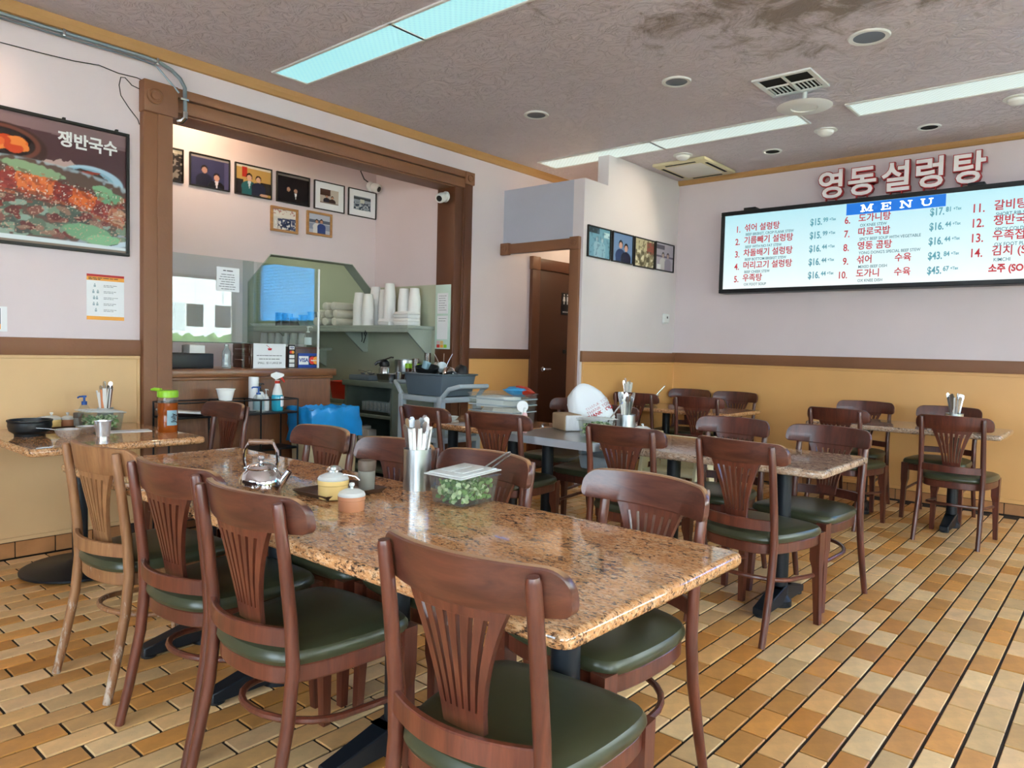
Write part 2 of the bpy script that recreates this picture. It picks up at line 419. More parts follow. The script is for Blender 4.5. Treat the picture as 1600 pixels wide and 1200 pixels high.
def text(name, body, size, mat, parent, loc, rot, align='LEFT', ext=0.0006, off=0.0, squeeze=1.0, spacing=1.0):
    cu = bpy.data.curves.new(name, 'FONT'); cu.body = body; cu.size = size; cu.extrude = ext; cu.offset = off
    cu.align_x = align; cu.align_y = 'CENTER'; cu.resolution_u = 3; cu.space_character = spacing
    t = bpy.data.objects.new(name, cu); COL.objects.link(t)
    dg = bpy.context.evaluated_depsgraph_get(); me = bpy.data.meshes.new_from_object(t.evaluated_get(dg))
    bpy.data.objects.remove(t); bpy.data.curves.remove(cu)
    me.materials.clear(); me.materials.append(MATS[mat]); me.name = name
    for v in me.vertices: v.co.x *= squeeze
    o = place(name, me, parent, loc, rot); return o
# text orientation: reading on a wall that faces -Y (x runs along +X) or one that faces -X (x runs along -Y)
ROT_Y = (PI/2, 0, 0)
ROT_X = (PI/2, 0, -PI/2)

def small_print(parent, mat, x0, x1, z, hgt, y, seed, center=True, facing='Y'):
    """a line of print too small to read: a row of word-length dashes"""
    rn = random.Random(seed); b = B(); x = x0; words = []
    while x < x1-hgt:
        w = min(rn.uniform(1.6, 5.0)*hgt, x1-x); words.append((x, x+w)); x += w+hgt*.6
    for a, c in words:
        if facing == 'Y': b.bx(a, c, y-.0004, y, z-hgt*.3, z+hgt*.3)
        else: b.bx(y-.0004, y, -c, -a, z-hgt*.3, z+hgt*.3)
    return obj('small_print', b, mat, parent, smooth=False)

# ------------------------------------------------------------------ flat prints painted on a grid
def vnoise(nx, ny, cell, rng):
    gx, gy = int(nx/cell)+3, int(ny/cell)+3
    g = rng.random((gy, gx)); x = np.arange(nx)/cell; y = np.arange(ny)/cell
    xi, yi = x.astype(int), y.astype(int); fx, fy = x-xi, y-yi
    fx = fx*fx*(3-2*fx); fy = fy*fy*(3-2*fy)
    a = g[np.ix_(yi, xi)]; b_ = g[np.ix_(yi, xi+1)]; c = g[np.ix_(yi+1, xi)]; d = g[np.ix_(yi+1, xi+1)]
    return (a*(1-fx)+b_*fx)*(1-fy)[:, None]+(c*(1-fx)+d*fx)*fy[:, None]
class Paint:
    def __init__(s, nx, ny, bg, seed=1):
        s.nx, s.ny = nx, ny; s.rng = np.random.default_rng(seed)
        s.c = np.zeros((ny, nx, 3)); s.c[:] = lin(bg)
        s.u, s.v = np.meshgrid(np.linspace(0, 1, nx), np.linspace(0, 1, ny))   # v up
    def put(s, m, c, a=1.0):
        m = np.clip(m, 0, 1)[..., None]*a; s.c = s.c*(1-m)+np.array(lin(c))*m
    def ell(s, cx, cy, rx, ry, c, rot=0, a=1.0, rough=0.0, cell=5):
        x, y = s.u-cx, s.v-cy; ca, sa = math.cos(rot), math.sin(rot)
        d = ((x*ca+y*sa)/rx)**2+((-x*sa+y*ca)/ry)**2
        if rough: d = d+rough*(vnoise(s.nx, s.ny, cell, s.rng)-.5)
        s.put((1.06-d)/0.12, c, a)
    def rect(s, x0, y0, x1, y1, c, a=1.0):
        s.put(((s.u >= x0) & (s.u <= x1) & (s.v >= y0) & (s.v <= y1)).astype(float), c, a)
    def poly(s, pts, c, a=1.0, rough=0.0, cell=4):
        u, v = s.u, s.v
        if rough:
            u = u+rough*(vnoise(s.nx, s.ny, cell, s.rng)-.5); v = v+rough*(vnoise(s.nx, s.ny, cell, s.rng)-.5)
        ins = np.zeros(u.shape, bool); n = len(pts)
        for i in range(n):
            (x1, y1), (x2, y2) = pts[i], pts[(i+1) % n]
            if y1 == y2: continue
            cnd = ((y1 > v) != (y2 > v)) & (u < (x2-x1)*(v-y1)/(y2-y1)+x1); ins ^= cnd
        s.put(ins.astype(float), c, a)
    def speck(s, c, thr, cell, a=1.0, region=None):
        n = vnoise(s.nx, s.ny, cell, s.rng); m = np.clip((n-thr)/0.08, 0, 1)
        if region is not None: m = m*region
        s.put(m, c, a)
    def person(s, cx, cy, h, coat, skin='b98a70', hair='1a1412', shirt=None):
        s.ell(cx, cy-h*0.95, h*0.62, h*0.62, coat); s.rect(cx-h*0.6, 0, cx+h*0.6, max(0, cy-h*0.95), coat)
        if shirt: s.poly([(cx-h*.14, cy-h*.35), (cx+h*.14, cy-h*.35), (cx, cy-h*1.1)], shirt)
        s.ell(cx, cy+h*0.06, h*0.25, h*0.36, hair); s.ell(cx, cy-h*0.04, h*0.2, h*0.28, skin)
    def mesh(s, name, w, h, fn):
        xs = np.linspace(0, w, s.nx); zs = np.linspace(0, h, s.ny)
        vs = [fn(x, z) for z in zs for x in xs]
        fs = [(j*s.nx+i, j*s.nx+i+1, (j+1)*s.nx+i+1, (j+1)*s.nx+i) for j in range(s.ny-1) for i in range(s.nx-1)]
        me = bpy.data.meshes.new(name); me.from_pydata(vs, [], fs)
        at = me.color_attributes.new('Col', 'FLOAT_COLOR', 'POINT')
        cc = np.ones((s.nx*s.ny, 4), np.float32); cc[:, :3] = s.c.reshape(-1, 3); at.data.foreach_set('color', cc.ravel())
        me.materials.append(MATS['print']); return me
# ================================================================== THE SETTING
# ---- floor: grout bed and quarry tiles in running bond
TL, TW = 0.2038, 0.0985
floor = struct('floor', B().bx(X0-.2, 9.6, Y0-.2, 9.2, -0.12, -0.006), 'grout')
TINTS = ['bd9264', 'c29c74', 'ab7a48', 'b99a76', 'c9aa86', 'a8723c', 'b48c62', 'c6a482', 'b07f4c', 'bb9468', 'b8824a']
def project(x, y, z):
    d = Vector((x, y, z-CAM_H)); w = d.dot(_f)
    if w < 0.1: return None
    return (800+FPX*d.dot(_r2)/w, 600-FPX*d.dot(_u2)/w)
tiles = []
r0 = int((Y0-0.4255)/TW)-1
for r in range(r0, r0+82):
    yc = 0.4255+r*TW
    if yc-TW/2 < Y0 or yc+TW/2 > YL: continue
    xo = 3.682+(TL/2 if r % 2 else 0)
    for k in range(-32, 20):
        xa, xb = xo+k*TL, xo+(k+1)*TL
        if xb > XM or xa < X0: continue
        cs = [project(x, y, 0) for x, y in ((xa, yc-TW/2), (xb, yc-TW/2), (xb, yc+TW/2), (xa, yc+TW/2))]
        ar = 0
        if all(cs):
            cx = sum(c[0] for c in cs)/4; cy = sum(c[1] for c in cs)/4
            if -10 < cx < 1610 and cy < 1215:
                ar = abs(sum(cs[i][0]*cs[(i+1) % 4][1]-cs[(i+1) % 4][0]*cs[i][1] for i in range(4)))/2
        tiles.append((ar, xa, xb, yc))
tiles.sort(key=lambda t: -t[0])
def tile_mesh(name, lst, origin=True):
    vs, fs, cols = [], [], []
    g, h = 0.0052, 0.0055
    for (_, xa, xb, yc) in lst:
        cx = (xa+xb)/2; ox, oy = (cx, yc) if origin else (0, 0)
        x0, x1, y0, y1 = xa+g-ox, xb-g-ox, yc-TW/2+h-oy, yc+TW/2-h-oy; e = 0.0022
        dz = random.uniform(-0.0008, 0.0008); o = len(vs)
        for z, i in ((-0.012, 0), (dz-0.0016, 0), (dz, e)):
            vs += [(x0+i, y0+i, z), (x1-i, y0+i, z), (x1-i, y1-i, z), (x0+i, y1-i, z)]
        for l in (0, 4):
            for k in range(4): fs.append((o+l+k, o+l+(k+1) % 4, o+l+4+(k+1) % 4, o+l+4+k))
        fs.append((o+8, o+9, o+10, o+11))
        c = lin(random.choice(TINTS)); j = random.uniform(1.12, 1.5)
        cols += [(c[0]*j*1.02, c[1]*j, c[2]*j*.86, 1)]*12
    me = bpy.data.meshes.new(name); me.from_pydata(vs, [], fs)
    at = me.color_attributes.new('tint', 'FLOAT_COLOR', 'POINT'); at.data.foreach_set('color', np.array(cols, np.float32).ravel())
    me.materials.append(MATS['quarry_tile']); return me
for t in tiles[:295]:
    place('floor_tile', tile_mesh('floor_tile', [t]), floor, ((t[1]+t[2])/2, t[3], 0))
rest = place('floor_tiles', tile_mesh('floor_tiles', tiles[295:], False), floor); rest['kind'] = 'stuff'

# ---- ceiling
struct('ceiling', B().bx(X0-.2, XM+.2, Y0-.2, YL+.2, CEIL, CEIL+.12), 'ceiling_plaster')

# ---- left wall (poster, kitchen opening, hallway)
KX0, KX1 = 2.16, 4.77
HZ = 2.80
w = B()
w.bx(X0-.2, 2.0, YL, YL+.2, 0, CEIL); w.bx(2.0, 4.97, YL, YL+.2, HZ, CEIL); w.bx(4.97, XM+.2, YL, YL+.2, 0, CEIL)
struct('wall_left', w, 'wall_paint', smooth=False)
# wainscot panels
t = B(); t.bx(X0, 1.985, YL-.014, YL, 0.095, 1.165)
t.bx(X0, 1.985, YL-.024, YL-.014, 1.145, 1.165); t.bx(1.965, 1.985, YL-.024, YL-.014, 0.12, 1.145); t.bx(X0, 1.985, YL-.024, YL-.014, 0.095, 0.12)
struct('trim_1', t, 'ochre_pale', bev=0.003, bseg=1)
t = B(); t.bx(4.97, 5.9, YL-.012, YL, 0.0, 1.165); struct('trim_2', t, 'ochre', smooth=False)
struct('trim_3', B().bx(X0, 1.985, YL-.034, YL, 1.165, 1.265), 'trim_brown', bev=0.004)
struct('trim_4', B().bx(4.97, 5.905, YL-.03, YL, 1.165, 1.265), 'trim_dark', bev=0.004)
# crown mouldings
def crown_left(x0, x1):
    return B().prism([(0, 3.055), (-.018, 3.06), (-.03, 3.09), (-.034, CEIL), (0, CEIL)], x0, x1, lambda u, v, a: (a, YL+u, v))
struct('trim_5', crown_left(X0, XM), 'crown_tan', smooth=False)
struct('trim_6', B().prism([(0, 3.075), (-.018, 3.08), (-.03, 3.1), (-.034, CEIL), (0, CEIL)], Y0, 3.88, lambda u, v, a: (XM+u, a, v)), 'crown_tan', smooth=False)
# base tiles
def base_tiles(name, n, fn):
    root = struct(name, fn(None), 'grout')
    for k in range(n): obj('base_tile', fn(k), 'base_tile', root, bev=0.002, bseg=1)
base_tiles('baseboard_left', 12, lambda k: B().bx(-.6, 1.98, YL-.012, YL, 0, .093) if k is None else B().bx(-.55+k*.205+.003, -.55+(k+1)*.205-.003, YL-.02, YL-.004, .002, .091))
base_tiles('baseboard_back', 22, lambda k: B().bx(XM-.012, XM, -.7, 3.86, 0, .093) if k is None else B().bx(XM-.02, XM-.004, -.65+k*.205+.003, -.65+(k+1)*.205-.003, .002, .091))

# ---- kitchen opening frame
fr = struct('trim_7', B().bx(1.99, 2.165, YL-.055, YL+.21, 0, 2.70), 'trim_brown', bev=0.006)
obj('plinth_strip', B().bx(2.075, 2.17, YL-.062, YL-.05, 0, 2.70), 'trim_brown', fr, bev=0.002, bseg=1)
obj('corner_block', B().bx(1.985, 2.2, YL-.075, YL+.2, 2.70, 2.895), 'trim_brown', fr, bev=0.006)
obj('rosette', B().lathe([(.05, 0), (.05, .012), (.042, .016), (.036, .008), (.028, .008), (.024, .018), (.012, .02), (.0, .02)], 24), 'trim_brown', fr, (2.05, YL-.075, 2.80), (PI/2, 0, 0))
hd = struct('trim_8', B().bx(2.2, 4.9, YL-.03, YL+.0, 2.75, 2.835), 'trim_brown', bev=0.003)
obj('header_cap', B().bx(2.2, 4.9, YL-.045, YL, 2.842, 2.90), 'trim_brown', hd, bev=0.004)
obj('soffit', B().bx(2.16, 4.87, YL-.002, YL+.22, 2.74, 2.80), 'trim_brown', hd, bev=0.003)
rj = struct('trim_9', B().bx(4.77, 4.885, YL-.018, YL+.215, 0, 2.75), 'trim_dark', bev=0.003)
obj('casing', B().bx(4.885, 4.985, YL-.035, YL, 0, 2.79), 'trim_dark', rj, bev=0.005)
obj('casing_bead', B().bx(4.865, 4.89, YL-.028, YL-.01, 0, 2.79), 'trim_dark', rj, bev=0.005)
obj('corner_block', B().bx(4.875, 4.995, YL-.05, YL, 2.785, 2.90), 'trim_brown', rj, bev=0.005)
obj('rosette', B().lathe([(.036, 0), (.036, .01), (.028, .012), (.022, .006), (.012, .012), (0, .012)], 20), 'trim_brown', rj, (4.935, YL-.05, 2.842), (PI/2, 0, 0))

# ---- kitchen bay behind the opening
w = B(); poly = [(0.6, 0), (3.38, 0), (3.38, 1.80), (3.60, 2.07), (4.50, 2.07), (4.79, 1.79), (4.79, 3.3), (0.6, 3.3)]
w.prism(poly, YK, YK+.12, lambda u, v, a: (u, a, v)); struct('wall_kitchen_photos', w, 'wall_paint', smooth=False)
# painted reveal round the passage
w = B(); inner = [(3.38, 0), (3.38, 1.80), (3.60, 2.07), (4.50, 2.07), (4.79, 1.79)]
for a, b in zip(inner[:-1], inner[1:]):
    q = [a, b]; n = Vector((b[1]-a[1], -(b[0]-a[0]))).normalized()*0.006
    w.prism([a, b, (b[0]+n.x, b[1]+n.y), (a[0]+n.x, a[1]+n.y)], YK-.008, YK+.135, lambda u, v, c: (u, c, v))
struct('trim_10', w, 'shelf_paint', smooth=False)
struct('wall_kitchen_right', B().bx(4.79, 4.97, YL+.2, 9.2, 0, 3.3), 'wall_paint', smooth=False)
struct('trim_11', B().bx(4.778, 4.79, YL+.21, YK-.001, 0, 1.855).bx(4.778, 4.79, YK-.001, YK+.13, 0, 1.78), 'kitchen_green', smooth=False)
struct('trim_12', B().bx(4.778, 4.79, YK+.13, 9.1, 0, 3.2), 'kitchen_green', smooth=False)
struct('wall_kitchen_end', B().bx(0.6, 4.97, 9.1, 9.2, 0, 3.3), 'kitchen_green', smooth=False)
struct('wall_kitchen_left', B().bx(0.5, 0.6, YL+.2, 9.2, 0, 3.3), 'wall_paint', smooth=False)
struct('ceiling_kitchen', B().bx(0.5, 4.97, YL+.2, 9.2, 3.2, 3.3), 'wall_paint', smooth=False)

# ---- menu wall
WB = (-2.7, -0.75)          # window in the menu wall, beyond the frame, y range
w = B(); w.bx(XM, XM+.2, Y0-.2, WB[0], 0, CEIL); w.bx(XM, XM+.2, WB[1], YL+.2, 0, CEIL); w.bx(XM, XM+.2, WB[0], WB[1], 0, 1.62); w.bx(XM, XM+.2, WB[0], WB[1], 2.75, CEIL)
struct('wall_back', w, 'wall_paint', smooth=False)
f = B()
for y0, y1, z0, z1 in ((WB[0], WB[0]+.05, 1.62, 2.75), (WB[1]-.05, WB[1], 1.62, 2.75), (WB[0], WB[1], 1.62, 1.67), (WB[0], WB[1], 2.70, 2.75)): f.bx(XM+.06, XM+.11, y0, y1, z0, z1)
wn = struct('window_7', f, 'tin_dark', smooth=False)
obj('pane', B().bx(XM+.08, XM+.086, WB[0]+.05, WB[1]-.05, 1.67, 2.70), 'window_blue', wn, smooth=False)
for k in range(18): obj('blind_slat', B().bx(XM+.02, XM+.05, WB[0]+.02, WB[1]-.02, 1.68+k*.056, 1.682+k*.056), 'white_plastic', wn, smooth=False)
t = B(); t.bx(XM-.014, XM, Y0, 3.88, .095, 1.165); t.bx(XM-.022, XM-.014, Y0, 3.88, 1.14, 1.165); t.bx(XM-.022, XM-.014, Y0, 3.88, .095, .13); t.bx(XM-.018, XM-.014, 3.86, 3.88, .13, 1.14)
struct('trim_13', t, 'ochre', bev=0.003, bseg=1)
struct('trim_14', B().bx(XM-.034, XM, Y0, 3.88, 1.165, 1.27), 'trim_brown', bev=0.004)

# ---- restroom corner
XA, YB = 5.47, 3.88
w = B(); w.prism([(XA, 0), (5.85, 0), (XM, 0), (XM, CEIL), (5.85, CEIL), (5.85, 2.83), (XA, 2.83)], YB, YB+.12, lambda u, v, a: (u, a, v))
struct('wall_restroom_side', w, 'wall_white', smooth=False)
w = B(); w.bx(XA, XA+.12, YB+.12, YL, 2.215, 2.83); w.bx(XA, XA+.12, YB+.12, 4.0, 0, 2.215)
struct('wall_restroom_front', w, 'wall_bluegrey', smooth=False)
struct('trim_15', B().bx(XA+.03, XM, YB-.012, YB, .0, 1.165).bx(XA+.03, XM, YB-.02, YB-.012, 1.14, 1.165).bx(XA+.03, XA+.05, YB-.02, YB-.012, 0, 1.14), 'ochre', bev=0.003, bseg=1)
struct('trim_16', B().bx(XA, XM, YB-.03, YB, 1.165, 1.265), 'trim_brown', bev=0.004)
lt = struct('trim_17', B().bx(XA-.03, XA, 3.93, 4.87, 2.20, 2.295), 'trim_brown', bev=0.004)
for yc in (3.955, 4.895):
    if yc > 4.8: yc = 4.8
    obj('corner_block', B().bx(XA-.045, XA, yc-.055, yc+.05, 2.19, 2.305), 'trim_brown', lt, bev=0.005)
    obj('rosette', B().lathe([(.034, 0), (.034, .008), (.026, .01), (.02, .005), (.01, .01), (0, .01)], 18), 'trim_brown', lt, (XA-.045, yc, 2.248), (PI/2, 0, -PI/2))
obj('jamb', B().bx(XA-.028, XA+.13, 3.905, 4.01, 0, 2.20), 'trim_brown', lt, bev=0.004)
# hallway door in the left wall
dr = struct('door_1', B().bx(6.03, 6.86, YL-.022, YL-.002, 0.01, 2.11), 'door_brown', bev=0.003)
c = B(); c.bx(5.90, 6.03, YL-.04, YL, 0, 2.11); c.bx(6.86, 6.98, YL-.04, YL, 0, 2.11); c.bx(5.90, 6.98, YL-.04, YL, 2.11, 2.225)
obj('door_frame', c, 'trim_dark', dr, bev=0.004)
obj('corner_block', B().bx(5.89, 6.02, YL-.05, YL, 2.10, 2.235), 'trim_brown', dr, bev=0.005)
obj('door_handle', B().lathe([(.026, 0), (.026, .008), (.012, .012), (.012, .03)], 16).tube([(0, 0, .035), (.05, 0, .04), (.1, 0, .036)], .009), 'chrome', dr, (6.12, YL-.022, 1.06), (PI/2, 0, 0))
obj('deadbolt', B().lathe([(.024, 0), (.024, .012), (.02, .015)], 16), 'tin_dark', dr, (6.50, YL-.022, 1.25), (PI/2, 0, 0))

# ---- window walls behind the camera
def windowed(name, spans, lo, hi, fn):
    w = B(); edges = [lo]+[e for s in spans for e in s]+[hi]
    for i in range(0, len(edges), 2): fn(w, edges[i], edges[i+1], 0, CEIL)
    for a, b in spans: fn(w, a, b, 0, WZ0); fn(w, a, b, WZ1, CEIL)
    struct(name, w, 'wall_paint', smooth=False)
windowed('wall_right', WINS_Y, X0-.2, XM+.2, lambda w, a, b, z0, z1: w.bx(a, b, Y0-.2, Y0, z0, z1))
windowed('wall_front', WINS_X, Y0-.2, YL+.2, lambda w, a, b, z0, z1: w.bx(X0-.2, X0, a, b, z0, z1))
n = 1
for spans, alongx in ((WINS_Y, True), (WINS_X, False)):
    for a, b in spans:
        f = B(); m = (a+b)/2
        def bar(p0, p1, z0, z1):
            if alongx: f.bx(p0, p1, Y0-.12, Y0-.07, z0, z1)
            else: f.bx(X0-.12, X0-.07, p0, p1, z0, z1)
        bar(a, a+.06, WZ0, WZ1); bar(b-.06, b, WZ0, WZ1); bar(a, b, WZ0, WZ0+.06); bar(a, b, WZ1-.06, WZ1); bar(m-.03, m+.03, WZ0, WZ1)
        wn = struct('window_%d' % n, f, 'tin_dark', smooth=False); n += 1
        for p0, p1 in ((a+.06, m-.03), (m+.03, b-.06)):
            g = B()
            if alongx: g.bx(p0, p1, Y0-.10, Y0-.094, WZ0+.06, WZ1-.06)
            else: g.bx(X0-.10, X0-.094, p0, p1, WZ0+.06, WZ1-.06)
            obj('pane', g, 'window_glass', wn, smooth=False)
for xs, nm in ((6.18, 'left'), (6.70, 'right')):
    sg = thing('window_sign', 'dark sign hanging in the street window, %s one, seen mirrored in the counter glass' % nm, 'sign', (xs, Y0+.02, 1.52))
    obj('panel', B().bx(-.15, .15, 0, .02, 0, .40), 'black_plastic', sg, bev=.004); obj('cord', B().tube([(0, .01, .4), (0, .01, .9)], .004, 6), 'black_plastic', sg)
# street side seen in reflections: pavement, hedge, pale sided house
struct('ground_outside', B().bx(-30, 40, -40, 40, -.3, -.13), 'pavement', smooth=False)
hb = thing('neighbour_house', 'white sided house across the lane, seen in the counter glass', 'house', (4, -9, -.13))
w = B()
for k in range(26): w.prism([(0, 0), (-.03, 0), (0, .17)], -9, 9, lambda u, v, a, k=k: (a, u, .1+k*.165+v))
w.bx(-9, 9, 0, .3, 0, 4.4)
obj('siding', w, 'siding', hb, smooth=False)
bm = bmesh.new(); bmesh.ops.create_grid(bm, x_segments=80, y_segments=16, size=0.5)
hv = B(); rr = np.random.default_rng(5)
NX = 90
lp = []
for i in range(NX+1):
    x = -5+10*i/NX; ring = []
    for k in range(14):
        a = 2*PI*k/14; q = 1+rr.uniform(-.16, .16)
        ring.append((x+rr.uniform(-.05, .05), .45*math.cos(a)*q, .75+.75*math.sin(a)*q))
    lp.append(ring)
hv.loops(lp); bm.free()
tag(obj('hedge', hv, 'hedge', None, (4, -5.6, -.13), smooth=False), 'clipped green hedge outside the windows, seen in the counter glass', 'hedge')
# ================================================================== CHAIRS
def chair_meshes():
    M = {}
    cx = lambda t, z: -.262+1.25*t*t+(.885-z)*.17          # board curve, raked with height
    # crest rail
    n = 44; hw = .236
    secs = []
    for i in range(n+1):
        t = hw*math.sin(PI*(i/n-.5)); e = max(0.0, (abs(t)-(hw-.045))/.045)
        zt = .888-.006*(t/hw)**2-.045*(1-math.sqrt(max(0, 1-e*e))); e2 = max(0.0, (abs(t)-(hw-.02))/.02)
        zb = .786+.004*(t/hw)**2+.018*(1-math.sqrt(max(0, 1-e2*e2)))
        ring = []
        for z, d in ((zb, .010), (zb+.004, .0125), ((zb+zt)/2, .013), (zt-.004, .0115), (zt, .008), (zt, -.008), (zt-.004, -.0115), ((zb+zt)/2, -.013), (zb+.004, -.0125), (zb, -.010)):
            ring.append((cx(t, z)+d, t, z))
        secs.append(ring)
    M['crest_rail'] = B().loops(secs)
    # fan splat: one board with six slots
    b = B(); Z0, Z1, Z2, Z3 = .52, .565, .765, .795; th = .007
    def halfw(z):
        k = (z-Z0)/(Z3-Z0); return .052+.075*k**1.8
    def slab(za, zb, ya0, ya1, yb0, yb1):
        q = []
        for z, y0, y1 in ((za, ya0, ya1), (zb, yb0, yb1)):
            for y in (y0, y1):
                for d in (-th, th): q.append((cx(y, z)+d-.0, y, z))
        b.add(q, [(0, 1, 3, 2), (4, 6, 7, 5), (0, 4, 5, 1), (2, 3, 7, 6), (0, 2, 6, 4), (1, 5, 7, 3)])
    for z0, z1 in ((Z0, Z1), (Z2, Z3)):
        for k in range(7): slab(z0, z1, halfw(z0)*(-1+2*k/7), halfw(z0)*(-1+2*(k+1)/7), halfw(z1)*(-1+2*k/7), halfw(z1)*(-1+2*(k+1)/7))
    zs = [Z1+(Z2-Z1)*i/6 for i in range(7)]
    for k in range(7):
        for za, zb in zip(zs[:-1], zs[1:]):
            ed = []
            for z in (za, zb):
                h = halfw(z); g = .0024+.0034*(z-Z1)/(Z2-Z1)
                a0 = h*(-1+2*k/7)+(g if k > 0 else 0); a1 = h*(-1+2*(k+1)/7)-(g if k < 6 else 0); ed.append((a0, a1))
            slab(za, zb, ed[0][0], ed[0][1], ed[1][0], ed[1][1])
    M['splat'] = b
    # lower back rail
    secs = []
    for i in range(17):
        t = -.185+.37*i/16; z0, z1 = .499, .546; x = -.258+1.5*t*t
        secs.append([(x+.009, t, z0), (x+.009, t, z1-.003), (x+.006, t, z1), (x-.006, t, z1), (x-.009, t, z1-.003), (x-.009, t, z0)])
    M['lower_rail'] = B().loops(secs)
    for s, nm in ((1, 'postL'), (-1, 'postR')):
        pts = [(-.28, s*.197, 0), (-.25, s*.195, .12), (-.213, s*.191, .30), (-.199, s*.190, .44), (-.205, s*.188, .56), (-.224, s*.187, .72), (-.245, s*.187, .862), (-.2465, s*.187, .872)]
        M[nm] = B().tube(pts, [.0145, .016, .0175, .018, .0175, .0165, .0155, .012], 12)
        M['front'+nm[-1]] = B().taper((.187, s*.193, .445), (.05, .05), (.187, s*.193, .31), (.048, .048)).taper((.187, s*.193, .31), (.048, .048), (.19, s*.196, .27), (.036, .036)).taper((.19, s*.196, .27), (.036, .036), (.2, s*.203, 0), (.027, .027))
    # seat outline
    base = [(.215, 0), (.212, .12), (.19, .205), (.13, .222), (0, .216), (-.12, .198), (-.205, .165), (-.235, .09), (-.242, 0)]
    pts = base+[(x, -y) for x, y in base[-2:0:-1]]
    for _ in range(2):
        q = []
        for i in range(len(pts)):
            a, c = pts[i], pts[(i+1) % len(pts)]
            q += [(a[0]*.75+c[0]*.25, a[1]*.75+c[1]*.25), (a[0]*.25+c[0]*.75, a[1]*.25+c[1]*.75)]
        pts = q
    L = lambda s, z, dx=0: [(x*s+dx, y*s, z) for x, y in pts]
    M['seat_frame'] = B().loops([L(.93, .388), L(.97, .388), L(.985, .393), L(.985, .432), L(.97, .436), L(.9, .436)])
    M['cushion'] = B().loops([L(.94, .434), L(1.0, .438), L(1.025, .450), L(1.02, .462), L(.985, .474), L(.9, .482), L(.7, .4865), L(.4, .488), L(.1, .488)])
    # bent hoop stretcher
    q = [(.19, .185, .235)]
    for k in range(13):
        a = PI*k/12; q.append((-.03-.165*math.sin(a), .178*math.cos(a), .25+.02*math.sin(a)))
    q.append((.19, -.185, .235)); M['stretcher'] = B().tube(q, .0105, 8)
    return M
CM = chair_meshes()
def chair_root(mats, cushion='vinyl'):
    """first chair of a finish; copies share its meshes"""
    r = bpy.data.objects.new('dining_chair', None); COL.objects.link(r); r.empty_display_size = .05
    def pt(nm, key, mt): obj(nm, CM[key], mt, r)
    frame, back, crest = mats
    pt('back_post', 'postL', frame); pt('back_post', 'postR', frame); pt('front_leg', 'frontL', frame); pt('front_leg', 'frontR', frame)
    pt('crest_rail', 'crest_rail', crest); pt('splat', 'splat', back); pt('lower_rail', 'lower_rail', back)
    pt('seat_frame', 'seat_frame', frame); pt('cushion', 'cushion', cushion); pt('stretcher', 'stretcher', frame)
    return r
PROTO = {}
def chair(x, y, deg, finish, label, group):
    mats = {'red': ('cherry', 'cherry', 'cherry_crest'), 'dark': ('cherry_dark',)*3, 'worn': ('worn_wood',)*3}[finish]
    if finish not in PROTO: PROTO[finish] = o = chair_root(mats)
    else: o = dup(PROTO[finish])
    o.location = (x, y, 0); o.rotation_euler = (0, 0, math.radians(deg)); tag(o, label, 'chair', group)
    return o
GL = 'chairs at the long granite table'
chair(1.242, 2.878, 5, 'worn', 'worn pale wooden chair with chipped legs, nearest the poster wall', GL)
chair(1.25, 2.311, 5, 'red', 'reddish wooden chair between the chipped pale chair and the next one at the long table', GL)
chair(1.223, 1.792, 2, 'red', 'reddish wooden chair in front of the steel kettle, back to the viewer', GL)
chair(1.217, .988, 4, 'red', 'large foreground wooden chair with fan back and green seat', GL)
chair(1.771, 2.849, 176, 'red', 'wooden chair on the far side of the long table in front of the blue bag', GL)
chair(1.735, 2.271, 180, 'red', 'wooden chair on the far side of the long table behind the pepper shaker', GL)
chair(1.755, 1.805, 177, 'red', 'wooden chair on the far side of the long table behind the scallion box', GL)
chair(1.770, 1.165, 172, 'red', 'wooden chair tucked in at the right end of the long table', GL)
chair(2.09, 4.33, 181, 'red', 'wooden chair beside the small wall table, in front of the counter', 'chair at the small wall table')
GM = 'chairs at the middle row of tables'
chair(3.41, 3.48, -4, 'red', 'wooden chair in front of the grey bus cart', GM)
chair(3.44, 2.92, 8, 'red', 'wooden chair in front of the clear plastic tote', GM)
chair(3.43, 2.007, 2, 'red', 'wooden chair with its back to the viewer, in front of the steel utensil cup', GM)
chair(3.378, 1.325, -9, 'red', 'wooden chair pulled out at the near corner of the pinkish granite table', GM)
chair(4.00, 1.852, 175, 'dark', 'dark wooden chair on the far side of the pinkish granite table, left one', GM)
chair(3.955, 1.30, 170, 'dark', 'dark wooden chair on the far side of the pinkish granite table, right one', GM)
chair(4.14, 2.80, 180, 'dark', 'chair with olive seat half hidden behind the steel-edged table', GM)
chair(4.50, 3.36, 180, 'dark', 'chair behind the white carrier bag, by the hallway opening', GM)
GC = 'chairs at the corner table'
chair(6.182, 2.977, 8, 'dark', 'dark chair with its back to the viewer at the corner table', GC)
chair(6.17, 3.60, 4, 'dark', 'dark chair at the corner table below the four pictures', GC)
chair(6.92, 3.60, 181, 'dark', 'chair in the corner against the ochre wall, left of two', GC)
chair(6.92, 3.10, 179, 'dark', 'chair against the ochre wall at the corner table, right of two', GC)
GR = 'chairs at the table below the menu'
chair(5.934, 1.664, -9, 'dark', 'dark chair, back to the viewer, left of two at the table below the menu', GR)
chair(5.955, .925, -4, 'dark', 'dark chair with its back to the viewer at the far right of the room', GR)
chair(6.66, 1.80, 178, 'dark', 'chair against the ochre wall below the menu, left one', GR)
chair(6.62, 1.163, 176, 'dark', 'chair against the ochre wall below the menu, behind the utensil cup', GR)

